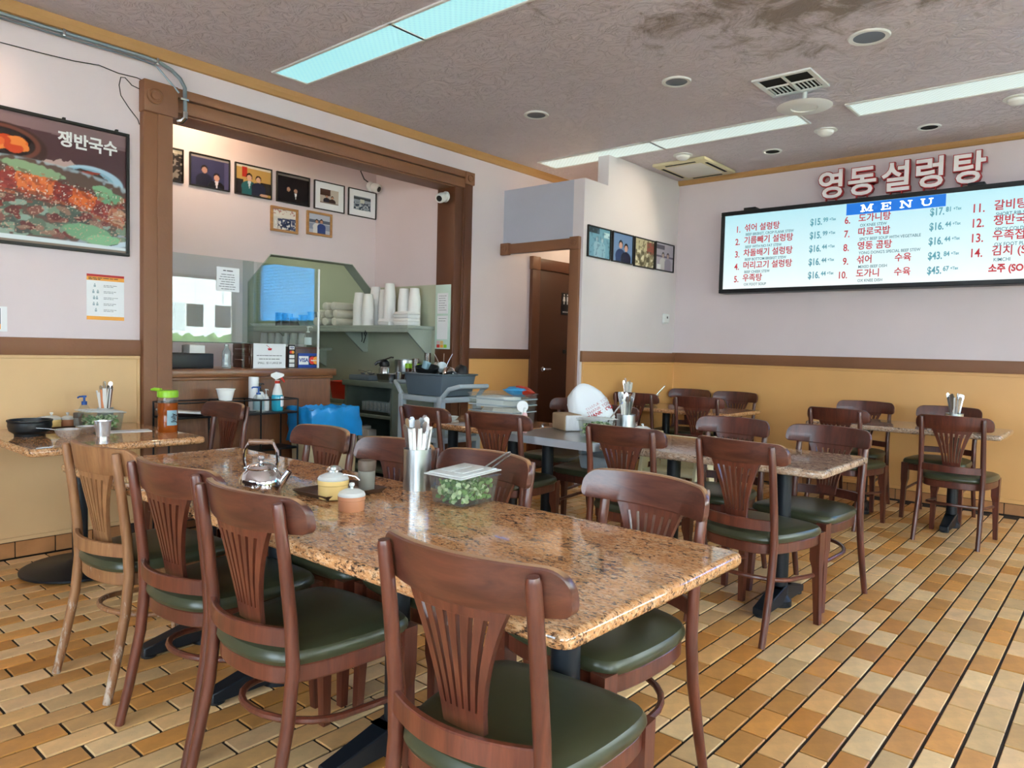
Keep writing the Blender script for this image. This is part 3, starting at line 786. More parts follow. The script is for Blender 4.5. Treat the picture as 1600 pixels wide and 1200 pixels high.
# ================================================================== TABLES
def slab_top(x0, x1, y0, y1, th=.036, bev=.015, top=.75):
    return B().bx(x0, x1, y0, y1, top-th, top), bev
def table(name, label, x0, x1, y0, y1, stone, cols, group, top=.75, base='bar', edge=None):
    cx, cy = (x0+x1)/2, (y0+y1)/2
    t = thing(name, label, 'table', (cx, cy, 0), 0, group)
    bb, bev = slab_top(x0-cx, x1-cx, y0-cy, y1-cy, top=top)
    # round the plan corners before softening the nosing
    r = .032; pts = []
    for sx, sy, a0 in ((1, 1, 0), (-1, 1, PI/2), (-1, -1, PI), (1, -1, 3*PI/2)):
        for k in range(5):
            a = a0+PI/2*k/4; pts.append((sx*((x1-x0)/2-r)+r*math.cos(a), sy*((y1-y0)/2-r)+r*math.sin(a)))
    lp = []
    for s, z in ((.012, top-.037), (.004, top-.033), (0, top-.026), (0, top-.012), (.004, top-.004), (.012, top), (.02, top), (.05, top)):
        kx = 1-s/((x1-x0)/2); ky = 1-s/((y1-y0)/2); lp.append([(px*kx, py*ky, z) for px, py in pts])
    if edge:
        lp = [[(px, py, z) for px, py in pts] for z in (top-.045, top)]
        obj('table_top', B().loops([[(px*.985, py*.985, z) for px, py in pts] for z in (top-.03, top+.001)]), stone, t)
        obj('edge_band', B().loops([lp[0], lp[1], [(px*.985, py*.985, top) for px, py in pts], [(px*.985, py*.985, top-.03) for px, py in pts]], cap=False), edge, t)
    else: obj('table_top', B().loops(lp), stone, t, ang=50)
    under = top-.038
    for px, py in cols:
        lx, ly = px-cx, py-cy
        obj('column', B().lathe([(.06, .0), (.06, .03), (.038, .06), (.038, under-.02), (.11, under-.015), (.11, under)], 20, (lx, ly, .0)), 'iron', t)
        b = B()
        if base == 'bar':
            for s in (-1, 1):
                b.taper((lx+s*.02, ly, .10), (.08, .07), (lx+s*.04, ly, .10), (.08, .07))
                b.loops([[(lx+s*x, ly+w*k, z+h*j) for k, j in ((-1, 0), (1, 0), (1, 1), (-1, 1))] for x, w, z, h in ((.0, .04, .02, .09), (.1, .036, .015, .07), (.22, .032, .012, .045), (.27, .03, .012, .035))])
                b.lathe([(.03, 0), (.03, .014)], 12, (lx+s*.24, ly, 0))
            obj('base', b, 'iron', t, bev=.004, bseg=1)
        else:
            obj('base', b.lathe([(.27, .006), (.285, .012), (.285, .022), (.26, .034), (.07, .05), (.05, .06)], 40, (lx, ly, 0)).lathe([(.02, 0), (.02, .02)], 10, (lx+.2, ly, 0)).lathe([(.02, 0), (.02, .02)], 10, (lx-.1, ly+.17, 0)).lathe([(.02, 0), (.02, .02)], 10, (lx-.1, ly-.17, 0)), 'iron', t)
    return t
GT = 'granite tables'
table('granite_table', 'long polished brown granite table in the foreground', 1.06, 1.855, .762, 3.37, 'granite', [(1.485, 1.07), (1.485, 1.72), (1.485, 2.40), (1.485, 2.95)], GT)
table('granite_table', 'small brown granite table against the poster wall', 1.08, 1.925, 3.83, 4.80, 'granite', [(1.47, 4.35)], GT, base='disc')
table('granite_table', 'pinkish granite table in the middle row, nearest the viewer', 3.39, 4.12, 1.045, 2.27, 'granite_grey', [(3.69, 1.33), (3.69, 1.95)], GT)
table('steel_table', 'grey steel-topped table joined between two granite tables', 3.37, 4.12, 2.285, 2.96, 'steel_brushed', [(3.72, 2.87)], 'steel table', edge='steel_edge')
table('granite_table', 'brown granite table in front of the grey bus cart', 3.42, 4.12, 2.975, 3.92, 'granite', [(3.76, 3.20), (3.76, 3.78)], GT)
table('granite_table', 'granite table in the corner below the four pictures', 5.98, 6.72, 2.66, 3.82, 'granite', [(6.52, 3.0), (6.52, 3.55)], GT)
table('granite_table', 'granite table below the menu with one utensil cup', 6.0, 6.70, .69, 2.02, 'granite_grey', [(6.36, 1.02), (6.36, 1.66)], GT)
# ================================================================== THINGS ON THE TABLES
def open_vessel(r0, r1, h, t=.002, lip=0.0):
    return [(.001, 0), (r0, 0), (r0+(r1-r0)*.5, h*.5), (r1, h), (r1+lip, h), (r1+lip-.0005, h+.001), (r1-t, h), (r0+(r1-r0)*.5-t, h*.5), (r0-t, t), (.001, t)]
SLEEVE = B().bx(-.010, .010, -.0035, .0035, 0, .198)
HANDLE = B().loops([[(-w, -.0015, z), (w, -.0015, z), (w, .0015, z), (-w, .0015, z)] for w, z in ((.004, 0), (.005, .10), (.0085, .185), (.0115, .212), (.0105, .228), (.005, .235))])
_um = {}
def utensil(kind):
    if kind not in _um:
        _um[kind] = {'sleeve': mesh('wrapped_chopsticks', SLEEVE, 'paper_sleeve'), 'orange': mesh('wrapped_chopsticks', SLEEVE, 'orange_paper'),
                     'spoon': mesh('steel_spoon', HANDLE, 'steel', ang=20)}[kind]
    return _um[kind]
def utensil_cup(x, y, z, r, h, n, where, seed, oranges=0, lean=.16):
    cup = obj('utensil_cup', B().lathe(open_vessel(r, r, h, .0015, .002), 32), 'steel_brushed', None, (x, y, z))
    tag(cup, 'brushed steel utensil cup '+where, 'cup', 'utensil cups')
    rn = random.Random(seed)
    for k in range(n):
        kind = 'orange' if k < oranges else ('spoon' if rn.random() < .45 else 'sleeve')
        a = rn.uniform(0, 2*PI); q = (r-.014)*math.sqrt(rn.uniform(.05, .95)); tilt = rn.uniform(.02, lean)
        top = Vector((math.cos(a), math.sin(a), 0)); low = top*(q*.55)
        # stand on the bottom and lean outwards, staying inside the rim
        dirn = (Vector((0, 0, 1))+top*min(tilt, (r-.012-q*.55)/h*.9)).normalized()
        yawm = Matrix.Rotation(rn.uniform(-.9, .9)+YAW+PI/2, 4, 'Z')
        rot = Vector((0, 0, 1)).rotation_difference(dirn).to_matrix().to_4x4() @ yawm
        o = place('steel_spoon' if kind == 'spoon' else 'wrapped_chopsticks', utensil(kind))
        o.matrix_world = Matrix.Translation(Vector((x, y, z+.004+rn.uniform(0, .03)))+low) @ rot
        if kind == 'spoon': tag(o, 'steel spoon handle standing in the cup '+where, 'spoon', 'spoons in the cup '+where)
        elif kind == 'orange': tag(o, 'orange-tipped paper sleeve in the cup '+where, 'chopsticks', 'orange sleeves in the cup '+where)
        else: tag(o, 'white paper chopstick sleeve in the cup '+where, 'chopsticks', 'sleeves in the cup '+where)
    return cup
utensil_cup(1.785, 1.975, .75, .0505, .148, 34, 'on the long table', 3, oranges=1, lean=.24)
utensil_cup(1.70, 4.62, .75, .042, .11, 20, 'on the small wall table', 5, oranges=2, lean=.25)
utensil_cup(3.93, 2.42, .751, .058, .125, 26, 'on the steel-topped table', 8, oranges=1)
utensil_cup(6.06, 3.72, .75, .05, .12, 10, 'on the corner table', 9)
utensil_cup(6.42, 1.045, .75, .06, .11, 20, 'on the table below the menu', 12)

def jar(x, y, z, r, h, mat, name, label, group, knob=True, spoon=None, lid='clear_lid'):
    t = thing(name, label, 'jar', (x, y, z), 0, group)
    obj('body', B().lathe([(.001, 0), (r*.9, 0), (r*.95, .004), (r*.95, h*.72), (r, h*.76), (r, h), (r*.9, h), (r*.85, h*.2), (.001, h*.2)], 28), mat, t)
    l = obj('lid', B().lathe([(r*.98, h), (r*.99, h+.004), (r*.9, h+.012), (r*.55, h+.02), (r*.15, h+.022), (.001, h+.022)], 28), lid, t)
    obj('knob', B().lathe([(.006, h+.02), (.005, h+.028), (.009, h+.034), (.008, h+.04), (.001, h+.042)], 14), lid, l)
    if spoon: obj('spoon_handle', B().tube([(0, 0, h+.004), (r*spoon[0]*.8, r*spoon[1]*.8, h+.018), (r*spoon[0]*1.5, r*spoon[1]*1.5, h+.012), (r*spoon[0]*1.8, r*spoon[1]*1.8, h)], .0028, 8), 'steel', t)
    return t
def shaker(x, y, z, r, h, label, group):
    t = thing('pepper_shaker', label, 'shaker', (x, y, z), 0, group)
    obj('body', B().lathe([(.001, 0), (r*.86, 0), (r*.9, .004), (r*.98, h*.66), (.001, h*.66)], 24), 'tin_grey', t)
    obj('cap', B().lathe([(r*.96, h*.66), (r*1.02, h*.68), (r*1.02, h*.97), (r*.96, h), (.001, h)], 24), 'cap_brown', t)
plain('tin_grey', '8a8880', 0.4, var=0.1)
plain('cap_brown', '5c4c40', 0.5, var=0.25, scale=30)
def tray(x, y, z, lx, ly, label, rz=0):
    a, b = lx/2, ly/2; L = lambda s, q: [(-a*s, -b*s, q), (a*s, -b*s, q), (a*s, b*s, q), (-a*s, b*s, q)]
    o = obj('condiment_tray', B().loops([L(.86, 0), L(1.0, .018), L(.985, .0185), L(.85, .003)]), 'brown_plastic', None, (x, y, z), (0, 0, rz))
    tag(o, label, 'tray', 'brown condiment trays')
# --- long table
tray(1.535, 2.095, .75, .262, .195, 'shallow brown plastic tray on the long table', .02)
jar(1.462, 2.035, .7535, .052, .062, 'yellow_ceramic', 'condiment_jar', 'yellow condiment jar with clear lid on the long table', 'condiment jars', spoon=(.6, -.75))
jar(1.403, 1.855, .75, .043, .046, 'pink_ceramic', 'condiment_jar', 'small salmon-brown condiment jar beside the tray on the long table', 'condiment jars')
shaker(1.622, 2.060, .7535, .031, .108, 'grey pepper shaker with brown cap on the long table', 'pepper shakers')
g = thing('salt_shaker', 'glass salt shaker with chrome dome behind the yellow jar', 'shaker', (1.552, 2.155, .7535))
plain('salt_glass', 'd9d8d4', 0.15, var=0.02, trans=0.3)
obj('glass_body', B().lathe([(.001, 0), (.026, 0), (.030, .006), (.029, .055), (.025, .060), (.001, .060)], 12), 'salt_glass', g)
obj('dome_cap', B().lathe([(.027, .056), (.0285, .058), (.0285, .07), (.022, .080), (.01, .085), (.001, .086)], 20), 'chrome', g)
# kettle
k = thing('kettle', 'small polished steel kettle with wooden grip on the long table', 'kettle', (1.33, 2.265, .75), math.radians(-47))
obj('body', B().lathe([(.001, 0), (.060, 0), (.068, .007), (.073, .034), (.071, .056), (.060, .075), (.048, .086), (.044, .090), (.001, .090)], 36), 'chrome', k)
l = obj('lid', B().lathe([(.048, .089), (.049, .092), (.041, .101), (.020, .107), (.001, .108)], 32), 'chrome', k)
obj('knob', B().lathe([(.005, .107), (.004, .113), (.010, .118), (.0125, .124), (.009, .131), (.001, .133)], 18), 'chrome', l)
obj('spout', B().tube([(.052, 0, .026), (.074, 0, .048), (.096, 0, .080)], [.021, .015, .011], 14), 'chrome', k)
h = obj('handle', B().tube([(-.050, 0, .082), (-.057, 0, .118), (-.054, 0, .150), (-.040, 0, .178)], [.005, .006, .006, .005], 8).tube([(.050, 0, .082), (.057, 0, .118), (.054, 0, .150), (.040, 0, .178)], [.005, .006, .006, .005], 8), 'chrome', k)
wood('grip_wood', '6b4a38', '8f6a52', scale=3)
obj('grip', B().lathe([(.001, -.042), (.008, -.042), (.0095, -.038), (.0075, -.03), (.0095, -.02), (.0085, 0), (.0095, .02), (.0075, .03), (.0095, .038), (.008, .042), (.001, .042)], 16), 'grip_wood', h, (0, 0, .18), (0, PI/2, 0))
for s in (-1, 1): obj('rivet', B().lathe([(.008, 0), (.007, .003), (.001, .004)], 12), 'steel', h, (s*.0505, -.007, .086), (PI/2, 0, 0))

def scallion_box(x, y, z, lx, ly, hh, where, seed, tilt=0.0, tongs=None, rz=0.0, n=330, lid_shift=(0, 0)):
    a, b = lx/2, ly/2
    L = lambda s, q: [(-a*s, -b*s, q), (a*s, -b*s, q), (a*s, b*s, q), (-a*s, b*s, q)]
    t = thing('food_container', 'clear plastic container of chopped scallions '+where, 'container', (x, y, z), rz, 'scallion containers')
    obj('body', B().loops([L(.80, 0), L(.84, .004), L(.95, hh-.006), L(1.03, hh-.004), L(1.03, hh), L(.93, hh), L(.82, .006)]), 'clear_plastic', t, bev=.004, bseg=2)
    ld = B().bx(-a*1.06, a*1.06, -b*1.06, b*1.06, 0, .004).bx(-a*.92, a*.92, -b*.92, b*.92, .004, .009)
    lo = obj('lid', ld, 'clear_lid', t, (lid_shift[0], lid_shift[1], hh+.004), (0, tilt, 0), bev=.003)
    obj('lid_panel', B().bx(-a*.55, a*.55, -b*.6, -b*.08, .009, .012).bx(-a*.55, a*.55, b*.08, b*.6, .009, .012), 'clear_lid', lo, bev=.002)
    bb, pp = B(), B(); rn = random.Random(seed)
    for _ in range(n):
        c = (rn.uniform(-a, a)*.78, rn.uniform(-b, b)*.78, rn.uniform(hh*.16, hh*.78)); r = rn.uniform(.0045, .0085)
        ax = Vector((rn.uniform(-1, 1), rn.uniform(-1, 1), rn.uniform(-1, 1))).normalized()*rn.uniform(.003, .009)
        p = Vector(c); (bb if rn.random() < .6 else pp).tube([p-ax, p+ax], r, 6)
    s = obj('chopped_scallions', bb, 'scallion_dark', None, (x, y, z), (0, 0, rz), ang=60)
    tag(s, 'chopped green scallions inside the container '+where, 'scallions', kind='stuff')
    obj('pale_slices', pp, 'scallion_pale', s, ang=60)['kind'] = 'stuff'
    if tongs:
        p0, p1 = Vector(tongs[0]), Vector(tongs[1]); d = (p1-p0).normalized(); sd = d.cross(Vector((0, 0, 1))).normalized()
        q = B()
        pts = [p0+sd*.016, p0+(p1-p0)*.6+sd*.013, p0+(p1-p0)*.93+sd*.009, p1, p0+(p1-p0)*.93-sd*.009, p0+(p1-p0)*.6-sd*.013, p0-sd*.016]
        q.tube([v-p0 for v in pts], .0042, 8)
        tag(obj('tongs', q, 'steel', None, p0), 'steel tongs sticking out of the scallion container '+where, 'tongs', 'serving tongs')
scallion_box(1.742, 1.695, .75, .185, .165, .098, 'on the long table', 21, tilt=-.06, tongs=((1.79, 1.655, .852), (1.935, 1.66, .905)), lid_shift=(.0, .005))
# --- small wall table
b = obj('stone_bowl', B().lathe([(.001, .012), (.06, .012), (.062, 0), (.07, 0), (.072, .012), (.094, .028), (.101, .055), (.099, .072), (.104, .078), (.104, .085), (.094, .085), (.088, .04), (.06, .022), (.001, .02)], 36), 'stone_black', None, (1.25, 4.40, .75))
tag(b, 'black stone bowl on the small wall table', 'bowl')
tray(1.47, 4.66, .75, .22, .17, 'brown plastic tray behind the black stone bowl')
jar(1.43, 4.66, .7535, .05, .05, 'yellow_ceramic', 'condiment_jar', 'yellow lidded jar behind the black stone bowl', 'condiment jars', spoon=(-.9, .2))
jar(1.525, 4.70, .7535, .036, .042, 'pink_ceramic', 'condiment_jar', 'small brown jar between the yellow jar and a pepper shaker', 'condiment jars')
shaker(1.555, 4.62, .7535, .026, .085, 'grey pepper shaker with brown cap on the small wall table', 'pepper shakers')
scallion_box(1.62, 4.47, .75, .20, .17, .10, 'on the small wall table', 23, tilt=.05, n=220)
t = thing('pump_bottle', 'clear sanitizer bottle with blue pump on the small wall table', 'bottle', (1.60, 4.66, .75))
obj('body', B().lathe([(.001, 0), (.03, 0), (.032, .01), (.032, .10), (.02, .125), (.012, .13), (.001, .13)], 20), 'clear_plastic', t)
obj('pump', B().lathe([(.015, .13), (.015, .15), (.006, .152), (.006, .172), (.012, .174), (.012, .184), (.001, .185)], 14).tube([(0, 0, .179), (-.03, -.01, .179), (-.04, -.012, .172)], .005), 'blue_plastic', t)
def steel_bowl(x, y, z, r, h, label, rz):
    t = thing('steel_bowl', label, 'bowl', (x, y, z), rz, 'small steel bowls with handles')
    obj('bowl', B().lathe([(.001, 0), (r*.55, 0), (r*.85, h*.35), (r, h*.9), (r*1.02, h), (r*.97, h), (r*.8, h*.4), (r*.5, .004), (.001, .004)], 28), 'steel_bright', t)
    obj('handle', B().loops([[(x_, -.006, z_), (x_, .006, z_), (x_, .006, z_+.002), (x_, -.006, z_+.002)] for x_, z_ in ((r*.95, h*.9), (r*1.4, h*1.05), (r*2.3, h*1.15))]), 'steel', t)
steel_bowl(1.365, 4.20, .75, .062, .045, 'polished steel bowl nearest the edge of the small wall table', math.radians(150))
steel_bowl(1.50, 4.34, .75, .052, .04, 'polished steel bowl beside the scallions on the small wall table', math.radians(20))
tag(obj('steel_cup', B().lathe(open_vessel(.032, .042, .082, .002, .003), 28), 'steel_bright', None, (1.52, 4.165, .75)), 'small steel drinking cup on the small wall table', 'cup')
tag(obj('napkin', B().bx(-.115, .115, -.05, .05, 0, .003), 'white_paper', None, (1.70, 4.30, .7505), (0, 0, -.2)), 'folded white paper on the small wall table', 'napkin')
t = thing('syrup_bottle', 'amber plastic jar with bright green lid on the small wall table', 'bottle', (1.862, 4.165, .75))
obj('body', B().lathe([(.001, 0), (.050, 0), (.053, .006), (.053, .08), (.050, .09), (.050, .1), (.053, .11), (.053, .165), (.001, .165)], 28), 'amber', t)
obj('neck', B().lathe([(.053, .165), (.053, .185), (.05, .20), (.001, .20)], 28), 'clear_plastic', t)
c = obj('lid', B().lathe([(.053, .196), (.056, .2), (.056, .225), (.052, .235), (.001, .237)], 28).tube([(-.03, .02, .235), (-.05, .055, .24), (-.06, .075, .236)], [.012, .01, .006], 10), 'green_lid', t)
lb = B()
angs = [math.radians(-150+k*9) for k in range(7)]
lb.loops([[(.054*math.cos(a), .054*math.sin(a), .04), (.054*math.cos(a), .054*math.sin(a), .125), (.0548*math.cos(a), .0548*math.sin(a), .125), (.0548*math.cos(a), .0548*math.sin(a), .04)] for a in [math.radians(-118+k*9) for k in range(8)]])
obj('paper_label', lb, 'pale_blue', t)
text('scribble', 'July', .036, 'ink', t, (.055*math.cos(math.radians(-86))+.003, .055*math.sin(math.radians(-86))-.003, .082), (PI/2, -PI/2, math.radians(4)), 'CENTER', ext=.0004, off=.0006)
# --- middle row
def carton():
    t = thing('napkin_box', 'brown cardboard box of white napkins lying on the steel-topped table', 'box', (3.72, 2.735, .752), math.radians(60))
    obj('carton', B().bx(.012, .225, -.125, 0, 0, .106), 'cardboard', t, bev=.012, bseg=3)
    obj('napkins', B().bx(0, .02, -.12, -.006, .004, .102), 'white_paper', t, bev=.008)
    s = B()
    for i in range(14): s.bx(-.0025, .004, -.116+i*.008, -.116+i*.008+.005, .006, .1)
    obj('napkin_folds', s, 'white_paper', t)
carton()
# carrier bag with printed lettering
rn = np.random.default_rng(4); lp = []
prof = [(.0, .12, .08, 0), (.02, .14, .095, 0), (.08, .152, .10, 0), (.15, .145, .092, .012), (.20, .13, .08, .028), (.245, .095, .05, .04), (.275, .06, .025, .05), (.29, .03, .012, .055), (.295, .008, .004, .058)]
for z, a, b_, sh in prof:
    ring = []
    for k in range(40):
        th = 2*PI*k/40; q = 1+.05*math.sin(5*th+z*30)+rn.uniform(-.025, .025)
        ring.append((-sh+a*math.copysign(abs(math.cos(th))**.8, math.cos(th))*q, b_*math.copysign(abs(math.sin(th))**.9, math.sin(th))*q, z))
    lp.append(ring)
bag = thing('carrier_bag', 'white plastic carrier bag with red lettering on the steel-topped table', 'bag', (4.085, 2.79, .752), math.radians(-53))
bo = obj('bag_body', B().loops(lp), 'bag_white', bag, ang=70)
from mathutils.bvhtree import BVHTree
bvh = BVHTree.FromPolygons([v.co for v in bo.data.vertices], [tuple(p.vertices) for p in bo.data.polygons])
def wrap_text(body, size, x, z, rot, mat, off=0.0):
    o = text('lettering', body, size, mat, bag, (0, 0, 0), (0, 0, 0), 'CENTER', ext=0, off=off)
    ca, sa = math.cos(rot), math.sin(rot)
    for v in o.data.vertices:
        px, pz = v.co.x*ca-v.co.y*sa+x, v.co.x*sa+v.co.y*ca+z
        hit = bvh.ray_cast(Vector((px, -1, pz)), Vector((0, 1, 0)))
        v.co = (px, (hit[0].y-.0015) if hit[0] else -.1, pz)
wrap_text('THANK YOU', .030, .035, .165, .55, 'ink_red', -.0008)
wrap_text('THANK YOU', .030, .045, .138, .52, 'ink_red', -.0004)
wrap_text('THANK YOU', .032, .052, .108, .48, 'ink_red', .001)
wrap_text('THANK', .016, .07, .07, .3, 'ink_red')
scallion_box(3.69, 2.475, .752, .19, .165, .10, 'on the steel-topped table', 27, tilt=.03, tongs=((3.755, 2.44, .84), (3.80, 2.37, .96)), n=200)
t = thing('lidded_dish', 'white lidded dish beside the utensil cup on the steel-topped table', 'dish', (3.99, 2.335, .752))
obj('dish', B().lathe([(.001, 0), (.035, 0), (.05, .03), (.05, .036), (.001, .036)], 24), 'white_plastic', t)
l = obj('lid', B().lathe([(.052, .036), (.05, .042), (.03, .052), (.001, .054)], 24), 'white_plastic', t)
obj('knob', B().lathe([(.007, .053), (.006, .062), (.011, .066), (.001, .07)], 12), 'white_plastic', l)
# clear tote on the granite table by the cart
t = thing('plastic_tote', 'clear plastic tote full of papers on the granite table by the cart', 'tote', (3.79, 3.33, .75), .05)
a, b_ = .14, .20
L = lambda s, q: [(-a*s, -b_*s, q), (a*s, -b_*s, q), (a*s, b_*s, q), (-a*s, b_*s, q)]
obj('body', B().loops([L(.86, 0), L(.9, .01), L(.98, .205), L(1.03, .208), L(1.03, .214), L(.96, .214), L(.88, .012)]), 'clear_plastic', t, bev=.006, bseg=2)
for z in (.085, .13, .17): obj('ridge', B().loops([L(.93+z*.28, z), L(.95+z*.28, z+.002), L(.95+z*.28, z+.006), L(.93+z*.28, z+.008)], cap=False), 'grey_cart', t)
def inside(name, label, cat, bb, mat, x, y, z, rz=0, rx=0, group=None, **kw):
    return tag(obj(name, bb, mat, None, (x, y, z), (rx, 0, rz), **kw), label, cat, group)
inside('paper_stack', 'stack of white paper leaning in the clear tote', 'paper', B().bx(-.10, .10, -.12, .12, 0, .07), 'white_paper', 3.76, 3.34, .87, .05, .0, bev=.004)
inside('paper_bundle', 'crumpled grey paper at the bottom of the clear tote', 'paper', B().loops([[(math.cos(2*PI*k/18)*r*(1+.1*math.sin(k*2.3)), math.sin(2*PI*k/18)*r*1.45*(1+.08*math.cos(k*3.1)), z) for k in range(18)] for r, z in ((.09, 0), (.11, .03), (.108, .07), (.09, .1))]), 'paper_sleeve', 3.79, 3.33, .764, .05)
sn = thing('snack_bag', 'blue and red printed snack bag on top of the clear tote', 'bag', (3.86, 3.24, .925), .3)
sw = [[(x, y*w, .05+z*h) for y, z in ((-1, 0), (-.6, .8), (0, 1), (.6, .8), (1, 0), (.6, -.8), (0, -1), (-.6, -.8))] for x, w, h in ((-.10, .09, .004), (-.07, .088, .03), (0, .085, .04), (.07, .088, .03), (.10, .09, .004))]
obj('bag_body', B().loops(sw), 'blue_plastic_light', sn, rot=(0, .15, 0))
obj('red_band', B().loops([[(p[0], p[1]*1.01-.0, .05+(p[2]-.05)*1.03) for p in [(x, y*w, .05+z*h) for y, z in ((-1, 0), (-.6, .8), (0, 1), (-.2, .2), (-.6, -.8))]] for x, w, h in ((-.095, .091, .006), (-.07, .089, .031), (0, .086, .041), (.07, .089, .031), (.095, .091, .006))]), 'red_plastic', sn, rot=(0, .15, 0))
dr_ = thing('sticker_roll', 'white roll standing beside the clear tote', 'roll', (3.70, 3.075, .75), math.radians(-50))
obj('roll', B().lathe([(.014, -.008), (.036, -.008), (.038, -.006), (.038, .006), (.036, .008), (.014, .008)], 28), 'white_paper', dr_, (0, 0, .14), (PI/2, 0, 0))
obj('stand', B().bx(-.03, .03, -.015, .015, 0, .006).bx(-.006, .006, -.006, .006, .006, .12), 'white_plastic', dr_)
t = thing('pink_bottle', 'slim pale pink bottle at the corner of the steel-topped table', 'bottle', (3.47, 2.865, .752))
obj('body', B().lathe([(.001, 0), (.016, 0), (.018, .005), (.018, .11), (.009, .125), (.001, .125)], 16), 'pink_plastic', t)
obj('cap', B().lathe([(.01, .125), (.01, .15), (.005, .155), (.001, .156)], 12), 'white_plastic', t)
tag(obj('small_dish', B().lathe([(.001, 0), (.028, 0), (.045, .014), (.052, .026), (.05, .026), (.04, .014), (.001, .006)], 24), 'dish_blue', None, (3.56, 3.60, .765)), 'small white dish on the granite table by the cart', 'dish')
tag(obj('plastic_tub_lid', B().lathe([(.001, 0), (.052, 0), (.054, .004), (.05, .014), (.001, .014)], 24), 'clear_lid', None, (3.56, 3.60, .7505)), 'clear round lid under the small white dish', 'lid')
# table below the menu
jar(6.47, 1.20, .75, .035, .035, 'white_plastic', 'condiment_jar', 'small white jar on the table below the menu', 'condiment jars', lid='white_plastic')
jar(6.38, 1.16, .75, .03, .035, 'brown_plastic', 'condiment_jar', 'small dark jar on the table below the menu', 'condiment jars', lid='brown_plastic')
scallion_box(6.22, 3.60, .75, .19, .165, .10, 'on the corner table', 31, tilt=.04, tongs=((6.27, 3.54, .84), (6.33, 3.47, .95)), n=120)
# booster seat and high chair behind the steel table
t = thing('booster_seat', 'grey plastic booster seat on the chair behind the steel-topped table', 'booster seat', (4.09, 2.68, .488), 0)
obj('shell', B().taper((0, 0, 0), (.26, .2), (0, 0, .09), (.28, .23)).bx(-.14, .14, -.115, -.085, .09, .15).bx(-.14, .14, .085, .115, .09, .15), 'grey_cart', t, bev=.012, bseg=2)
t = thing('high_chair', 'beige plastic high chair standing behind the pinkish granite table', 'high chair', (4.42, 2.32, 0), math.radians(180))
for s in (-1, 1):
    pn = B().prism([(-.24, 0), (-.19, 0), (-.04, .52), (.04, .52), (.19, 0), (.24, 0), (.10, .66), (-.16, .72), (-.12, .52)], s*.2-.012, s*.2+.012, lambda u, v, q: (u, q, v))
    obj('side_panel', pn, 'cream_paint', t, bev=.004, bseg=1)
obj('seat', B().bx(-.12, .12, -.19, .19, .46, .485), 'cream_paint', t, bev=.005)
obj('back', B().bx(-.145, -.125, -.19, .19, .46, .7), 'cream_paint', t, bev=.005)
obj('foot_bar', B().bx(.13, .17, -.19, .19, .16, .19), 'cream_paint', t, bev=.004)
# ================================================================== KITCHEN COUNTER AND WHAT STANDS ROUND IT
t = thing('service_counter', 'brown wooden service counter in the kitchen opening', 'counter', (2.17, YL, 0))
obj('front_panel', B().bx(0, 1.27, -.005, .03, 0, 1.0), 'counter_wood', t, smooth=False)
obj('end_panel', B().bx(1.24, 1.27, .03, .52, 0, 1.0), 'counter_wood', t, smooth=False)
obj('moulding', B().bx(0, 1.285, -.022, .53, 1.0, 1.022), 'counter_edge', t, bev=.006)
obj('counter_top', B().bx(0, 1.305, -.04, .54, 1.022, 1.077), 'counter_edge', t, bev=.008)
CT = 1.077
# sneeze guard
t = thing('sneeze_guard', 'clear acrylic sneeze guard hanging over the left of the counter', 'screen', (2.17, 4.94, 0))
obj('sheet', B().bx(0, .66, 0, .006, 1.262, 1.86), 'guard_glass', t, smooth=False)
obj('bottom_edge', B().bx(0, .66, -.001, .007, 1.258, 1.264), 'tin_dark', t, smooth=False)
t = thing('sneeze_guard', 'clear acrylic sneeze guard standing at the right end of the counter', 'screen', (2.76, 4.965, 0))
obj('sheet', B().bx(0, .645, 0, .006, 1.262, 1.86), 'guard_glass', t, smooth=False)
obj('foot', B().bx(0, .012, -.004, .010, CT, 1.262), 'clear_plastic', t)
obj('edge_strip', B().bx(.64, .655, -.004, .010, CT, 1.86), 'white_plastic', t, bev=.003)
def notice(name, label, x0, x1, z0, z1, y, lines):
    t = thing(name, label, 'notice', ((x0+x1)/2, y, z0))
    w, h = x1-x0, z1-z0
    obj('sheet', B().bx(-w/2, w/2, -.0012, 0, 0, h), 'white_paper', t, smooth=False)
    small_print(t, 'ink', -w*.22, w*.22, h*.86, h*.06, -.0012, 1)
    for i in range(lines): small_print(t, 'ink_grey', -w*(.3+.05*(i % 3)), w*(.3+.05*(i % 2)), h*(.70-i*.10), h*.045, -.0012, i+2)
notice('paper_notice', 'white typed notice taped behind the left acrylic sneeze guard', 2.545, 2.715, 1.625, 1.795, 4.938, 7)
# register
t = thing('cash_register', 'black cash drawer with a small screen on the counter', 'cash register', (2.38, 5.15, CT))
obj('drawer', B().bx(-.19, .17, -.17, .17, 0, .105), 'black_plastic', t, bev=.006)
obj('neck', B().bx(-.16, -.12, -.02, .06, .105, .3), 'black_plastic', t, bev=.005)
sc = obj('screen', B().bx(-.15, -.06, -.14, .16, .26, .45), 'black_plastic', t, rot=(0, .0, .25), bev=.005)
obj('display', B().bx(-.06, -.058, -.12, .14, .28, .43), 'pale_blue', sc)
tag(obj('receipt_printer', B().bx(-.055, .055, -.06, .06, 0, .055).bx(-.045, .05, -.05, .05, .055, .06), 'white_plastic', None, (2.44, 5.06, CT+.106), bev=.006), 'small white receipt printer on the black cash drawer', 'printer')
tag(obj('water_bottle', B().lathe([(.001, 0), (.03, 0), (.033, .01), (.031, .04), (.033, .05), (.031, .08), (.033, .09), (.03, .12), (.014, .145), (.013, .16), (.016, .161), (.016, .172), (.001, .173)], 20), 'clear_glass', None, (2.655, 5.0, CT)), 'clear plastic water bottle on the counter', 'bottle')
